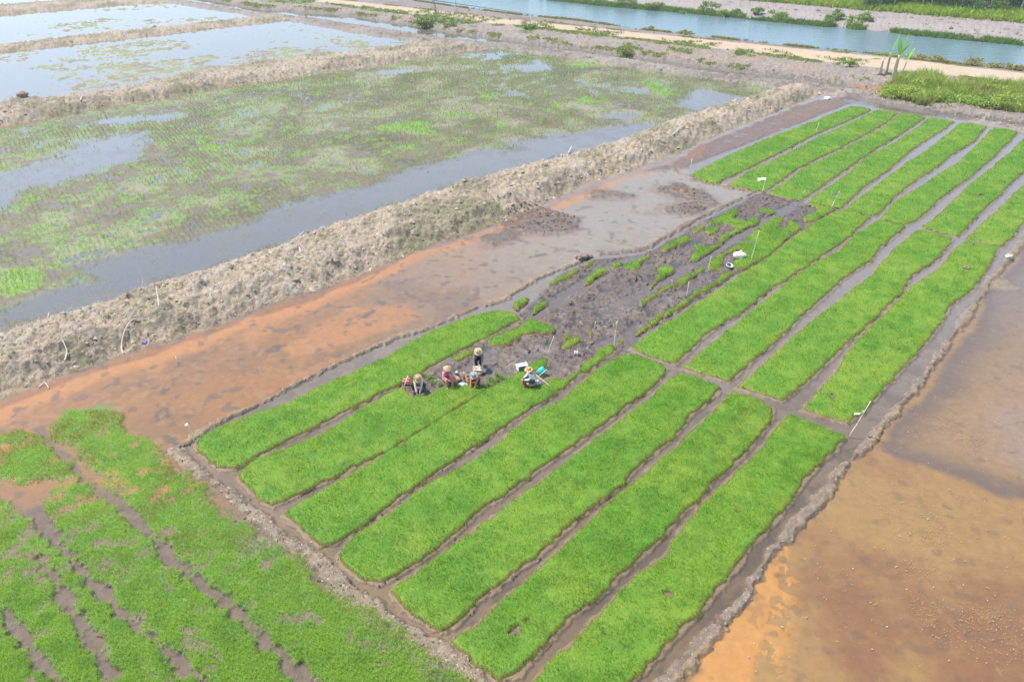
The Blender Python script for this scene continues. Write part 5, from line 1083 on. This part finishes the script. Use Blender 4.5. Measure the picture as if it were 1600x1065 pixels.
branch([(888,240,.1),(893,232,.3)], .05, "pale twig beside green weeds at the far embankment", [(2, (.3, 0, .2))])
branch([(60,603,.05),(70,598,.12),(76,605,.06)], .03, "thin dead twig trailing toward the orange water", [(4, (.2, -.15, .02))])
branch([(128,168,.1),(134,160,.4)], .05, "pale stick standing on the second embankment", [(2, (-.3, 0, .2))])
branch([(1050,224,.1),(1062,214,.2),(1070,210,.15)], .05, "bleached stick on the far part of the main embankment", [(3, (.3, 0, .2))])
# loose clods and litter
def clod(px, py, r, col, label, cat="clod", name="earth_clod", group="loose clods by the bunds", dz=0):
    t = bmesh.new(); ball(t, (0, 0, r*.4), r, 2, (1.2, .9, .65), .35); o = link(name, t, col, None, at(px, py, dz), (0, 0, random.random()*6), smooth=False); tag(o, label, cat, group)
CL1 = mottled("pale_clod", (.46, .38, .31), .9, 9, .3, .8); CL2 = mottled("brown_clod", (.26, .18, .13), .9, 9, .3, .8)
clod(903, 405, .22, CL2, "first dark clod in the gap of the left clod bund"); clod(913, 402, .26, CL2, "middle dark clod in the gap of the left clod bund"); clod(921, 400, .2, CL2, "last dark clod in the gap of the left clod bund")
clod(1576, 404, .24, CL1, "pale round clod on the right bund"); clod(1292, 155, .30, WHITEP, "white lump of litter at the top of the bare dirt", "litter", "litter_lump", None)
clod(1508, 421, .16, CL2, "dark clod standing in the right pond beside the bund spit", dz=.1)
clod(36, 150, .5, CL2, "dark clod in the flooded field at the far left", dz=.0)
# ------------------------------------------------------------------ banana plants by the road
M_BAN = leaf_material("banana_leaf", .4, .4); BST = mottled("banana_stem", (.60, .46, .30), .7, 6, .35, .3)
def banana_leaf(parent, z, ang, L, w, rise, droop, tone):
    n = 12; V = []; C = []; d = Vector((math.cos(ang), math.sin(ang), 0)); s_ = Vector((-d.y, d.x, 0)); p = Vector((0, 0, z)); el = rise; 
    for i in range(n+1):
        u = i/n; ww = w*math.sin(math.pi*min(1, max(0, (u-.12)/.88))**.8)*.5+.015; fold = ww*.35; j = 1+random.uniform(-.12, .08)
        V += [p+s_*ww*j+Vector((0, 0, -fold)), p, p-s_*ww*j+Vector((0, 0, -fold))]; c = Vector((.20, .38, .06))*tone; C += [c, c*1.35, c]
        p = p+(d*math.cos(el)+Vector((0, 0, math.sin(el))))*L/n; el -= droop/n
    F = [];
    for i in range(n):
        for k in (0, 1): a = i*3+k; F.append((a, a+1, a+4, a+3))
    np_mesh("leaf", np.array(V, np.float32), np.array(F, np.int32), M_BAN, np.array(C, np.float32), parent)
def banana(px, py, h, leaves, label, lean=(0, 0), r=.16, scale=1):
    x, y = G(px, py, .5); z = gz(x, y)-.1; t = thing("banana_plant", label, "banana plant", (x, y, z), 0, "banana plants by the road")
    bm = bmesh.new(); tube(bm, [(lean[0]*k/5*h, lean[1]*k/5*h, h*k/5) for k in range(6)], [r*(1.25-.12*k) for k in range(6)], 10); link("stem", bm, BST, t)
    crown = empty("leaf_crown", (lean[0]*h, lean[1]*h, 0)); crown.parent = t
    for a in leaves: banana_leaf(crown, h*.95, *a)
banana(1375, 117, 1.75, [(math.pi*.98, 1.7, .6, .5, 1.1, .9), (.4, .5, .25, 1.0, 1.5, .8)], "small banana plant on the left of the clump with one drooping leaf", r=.12)
banana(1384, 115, 2.3, [(3.25, 2.1, .6, .35, .8, .6), (-.1, 1.8, .6, .4, 1.1, .6), (2.6, 1.5, .16, 1.35, .3, 1.2), (.5, 2.4, .2, 1.2, .0, 1.1), (4.3, 1.3, .5, .5, 1.4, .7)], "middle banana plant with arching leaves and two thin upright ones", (.03, 0), .15)
banana(1396, 119, 2.2, [(.5, 2.5, .3, 1.3, .2, .9), (1.7, 2.0, .45, 1.45, .3, 1.2), (-.3, 1.9, .4, .9, 1.2, .7), (3.0, 1.2, .4, .6, 1.4, .6), (.2, 2.1, .35, 1.1, .6, .9), (5.0, 1.2, .4, .6, 1.3, .7)], "right banana plant, the tallest and fullest, with bright upright leaves", (.05, 0), .19)
banana(1409, 112, 1.3, [(.4, 1.7, .4, 1.3, .5, 1.1), (2.4, 1.0, .4, .9, 1.5, 1)], "slender young banana plant leaning right behind the tallest", (.25, 0), .10)
# ------------------------------------------------------------------ saplings, shrubs, trees
BARK = mottled("grey_bark", (.30, .26, .22), .9, 9, .35, .6); PBARK = mottled("pale_bark", (.52, .48, .42), .9, 7, .35, .4)
def crown_mesh(n, rx, rz, zc, leaf, tone, seed, tint=(1, 1, 1), hollow=.35):
    cl = max(6, n//70); a = RNG.normal(0, 1, (cl, 3)); a = a/np.linalg.norm(a, axis=1)[:, None]*RNG.uniform(hollow, 1, cl)[:, None]**.6
    cc = a[RNG.integers(0, cl, n)]*np.array((rx, rx, rz)); p = cc+RNG.normal(0, .19, (n, 3))*np.array((rx, rx, rz)); p[:, 2] += zc
    d = strip_dir(n, .7); d[:, 2] *= RNG.choice([-1, 1], n); s_ = np.cross(d, RNG.normal(0, 1, (n, 3))); s_ /= np.maximum(np.linalg.norm(s_, axis=1), 1e-3)[:, None]
    L = leaf*RNG.uniform(.6, 1.3, n)[:, None]; V = np.stack([p-d*L*.5, p+s_*L*.3, p+d*L*.5, p-s_*L*.3], 1)
    c = green(p[:, 0]*3+seed, p[:, 1]*3, tone, seed)*np.array(tint)*RNG.uniform(.7, 1.25, n)[:, None]
    return V.reshape(-1, 3), (np.arange(n)[:, None]*4+np.arange(4)).astype(np.int32), np.repeat(c, 4, 0)
def tree(px, py, z, h, rx, zc, n, leaf, label, group, tone=-.1, tint=(.85, .7, 1.3), bark=BARK, r=.12, rz=None, name="broadleaf_tree", cat="tree", lean=0):
    x, y = G(px, py, z); t = thing(name, label, cat, (x, y, gz(x, y)-.15), random.uniform(0, 6), group); bm = bmesh.new()
    tp = [(lean*k/6*h+random.uniform(-.05, .05), random.uniform(-.05, .05), h*.9*k/6) for k in range(7)]; tube(bm, tp, [r*(1-.13*k) for k in range(7)], 8)
    for k in range(5):
        b = Vector(tp[random.randint(2, 5)]); a = random.uniform(0, 6.3); tube(bm, [b, b+Vector((math.cos(a)*rx*.4, math.sin(a)*rx*.4, h*.12)), b+Vector((math.cos(a)*rx*.8, math.sin(a)*rx*.8, h*.2))], [r*.4, r*.25, r*.08], 5)
    link("trunk", bm, bark, t); v, f, c = crown_mesh(n, rx, rz or h*.35, zc, leaf, tone, int(px), tint); np_mesh("crown", v, f, M_WEED, c, t, smooth=False); return t
def shrub(px, py, z, r, h, n, leaf, label, tone=0, tint=(.85, .68, 1.2), group=None):
    x, y = G(px, py, z); t = thing("shrub", label, "shrub", (x, y, gz(x, y)-.05), 0, group); bm = bmesh.new()
    for k in range(6): a = k*1.05; tube(bm, [(0, 0, 0), (math.cos(a)*r*.3, math.sin(a)*r*.3, h*.5), (math.cos(a)*r*.6, math.sin(a)*r*.6, h*.85)], [.04, .03, .01], 5)
    link("stems", bm, BARK, t); v, f, c = crown_mesh(n, r, h*.5, h*.52, leaf, tone, int(px), tint); v[:, 2] = np.maximum(v[:, 2], .0); np_mesh("foliage", v, f, M_WEED, c, t, smooth=False)
tree(681, 33, .6, 5.2, 1.3, 4.6, 260, .28, "slim sapling with sparse dark leaves beside the round bush near the road", "young trees by the road", -.15, (.8, .8, 2), BARK, .09, 1.1)
tree(713, 39, .6, 6.0, .9, 5.6, 160, .28, "pale-stemmed leaning sapling left of the end of the green verge", "young trees by the road", -.05, (1, 1, 1.5), PBARK, .08, .9, lean=-.09)
shrub(664, 36, .6, 1.3, 1.5, 1500, .28, "round dark green bush on the bank by the left sapling", -.02, (.9, .6, 1.3))
shrub(703, 42, .4, .9, .9, 500, .24, "small bright green bush on the bank below the pale sapling", .15)
shrub(826, 47, .5, .9, .8, 600, .26, "bright green bush spilling down the bank below the road", .15)
shrub(975, 84, .3, .9, 1.0, 700, .26, "green bush hanging over the narrow canal", .0, (.9, .65, 1.3))
shrub(1328, 103, .5, .8, .7, 420, .24, "low green bush on the verge left of the banana plants", .05)
for k, (px, py, r, h, lab) in enumerate([(1402,138,2.0,1.7,"big yellow-green bush at the left end of the roadside thicket"),(1424,143,1.8,1.6,"second bush of the roadside thicket, mixed with dry stalks"),(1450,140,2.0,1.6,"third bush of the roadside thicket"),(1478,143,2.2,1.7,"fourth bush of the roadside thicket, dark green"),(1510,147,2.0,1.5,"fifth bush of the roadside thicket"),(1545,150,2.2,1.5,"sixth bush of the roadside thicket"),(1585,152,2.3,1.6,"bush of the roadside thicket at the right frame edge"),(1440,128,1.5,1.2,"small bush by the road behind the thicket"),(1500,132,1.6,1.1,"low bush behind the middle of the thicket"),(1560,138,1.7,1.1,"low bush behind the right of the thicket")]):
    shrub(px, py-1, 1.1, r*.75, h*.7, 2600, .16, lab, [.22, .1, .05, -.1, .1, .05, .1, .1, .0, .1][k], (1.25, .95, 1.4), "bushes of the roadside thicket")
for k, (px, py, r, h, lab) in enumerate([(885,-1,1.6,1.6,"leftmost green bush on the far riverbank"),(935,7,2.4,2.2,"wide green bush on the far riverbank at the water"),(978,11,2.6,2.4,"tallest bush of the left part of the far riverbank"),(1022,16,2.0,1.8,"bright bush on the far riverbank"),(1068,22,1.8,1.4,"low bush on the far riverbank left of the pair"),(1107,22,2.0,2.6,"tall green bush on the far riverbank"),(1130,27,1.4,1.8,"small bush right of the tall riverbank bush"),(1150,26,1.2,1.4,"small dark bush on the far bank slope"),(1182,26,1.2,1.3,"lonely shrub on the pale far bank"),(1212,31,2.2,1.6,"wide low bush at the far water edge"),(1290,40,1.4,1.7,"round green bush by the far water"),(1303,36,1.4,1.8,"pale green bush above the round one"),(1334,44,1.9,2.0,"bright grassy bush on the far riverbank"),(1352,39,1.5,1.3,"dark bush up the far bank")]):
    shrub(px, py+3, -.3, r*.8, h*.75, 900, .28, lab, .0 if k % 3 else .12, (.85, .68, 1.3), "bushes on the far riverbank")
for k, (px, py, r, h, lab) in enumerate([(1460,97,1.1,1.2,"tuft-like bush on the near riverbank behind the banana plants"),(1433,91,1.2,1.0,"brownish bush on the near riverbank right of the banana plants"),(1522,100,1.5,1.5,"green bush on the near riverbank at right"),(1558,105,1.3,1.4,"brown-green bush on the near riverbank"),(1578,108,1.0,.9,"small brown bush on the near riverbank"),(1596,110,1.1,1.2,"dark bush on the near riverbank at the frame edge"),(1012,46,.9,.9,"small green bush on the near riverbank, left"),(1072,53,1.2,.9,"dark bush on the near riverbank, centre")]):
    shrub(px, py, .3, r, h*.7, 700, .2, lab, -.05, (1.3, .65, 1.6), "bushes on the near riverbank")
random.seed(21)
for k in range(11):
    px = 1365+k*23+random.uniform(-6, 6); tree(px, 7+(px-1365)*.055+random.uniform(-5, 2), 1.4, random.uniform(7, 10), random.uniform(1.6, 2.4), 6.5, 700, .5, "slender pale-trunked tree in the plantation beyond the tall grass", "plantation trees beyond the river", -.1, (.9, .8, 1.8), PBARK, random.uniform(.10, .16), 3.0, "plantation_tree")
for k, (px, py, r, h, lab) in enumerate([(1369,13,2.6,3.0,"dense blue-green bush at the left of the far tree line"),(1385,9,2.4,3.6,"tall dark bush next to the blue-green one"),(1420,9,3.0,3.6,"wide dark bush in the far tree line"),(1452,7,2.6,3.4,"mid-green bush of the far tree line"),(1500,13,4.2,4.6,"largest dark bush of the far tree line"),(1345,3,3.0,3.0,"leftmost dark bush of the far tree line"),(1318,0,3.0,3.0,"bush of the far tree line cut by the top of the frame"),(1532,20,1.4,1.5,"small dark shrub in the tall grass"),(1570,15,3.0,3.2,"loose bush between pale trunks at right"),(1596,14,2.4,3.0,"bush of the far tree line at the frame corner")]):
    shrub(px, py, 1.4, r, h, 2200, .36, lab, -.22, (.55, .45, 1.2), "dark bushes of the far tree line")
# ------------------------------------------------------------------ humid air
hm = bpy.data.materials.new("humid_air"); hm.use_nodes = True; t_ = hm.node_tree; t_.nodes.clear()
pv = t_.nodes.new("ShaderNodeVolumePrincipled"); pv.inputs["Color"].default_value = (.92, .95, 1.0, 1); pv.inputs["Density"].default_value = .00055; pv.inputs["Anisotropy"].default_value = .3
oo = t_.nodes.new("ShaderNodeOutputMaterial"); t_.links.new(pv.outputs[0], oo.inputs["Volume"])
bm = bmesh.new(); bmesh.ops.create_cube(bm, size=1)
W2 = float(hw.max())+40; zlo = float(GZ.min())-1.2
for v in bm.verts: v.co = Vector((v.co.x*2*W2, -40 if v.co.y < 0 else 3540, zlo if v.co.z < 0 else 26))
hz = link("haze", bm, hm, smooth=False); tag(hz, kind="stuff")
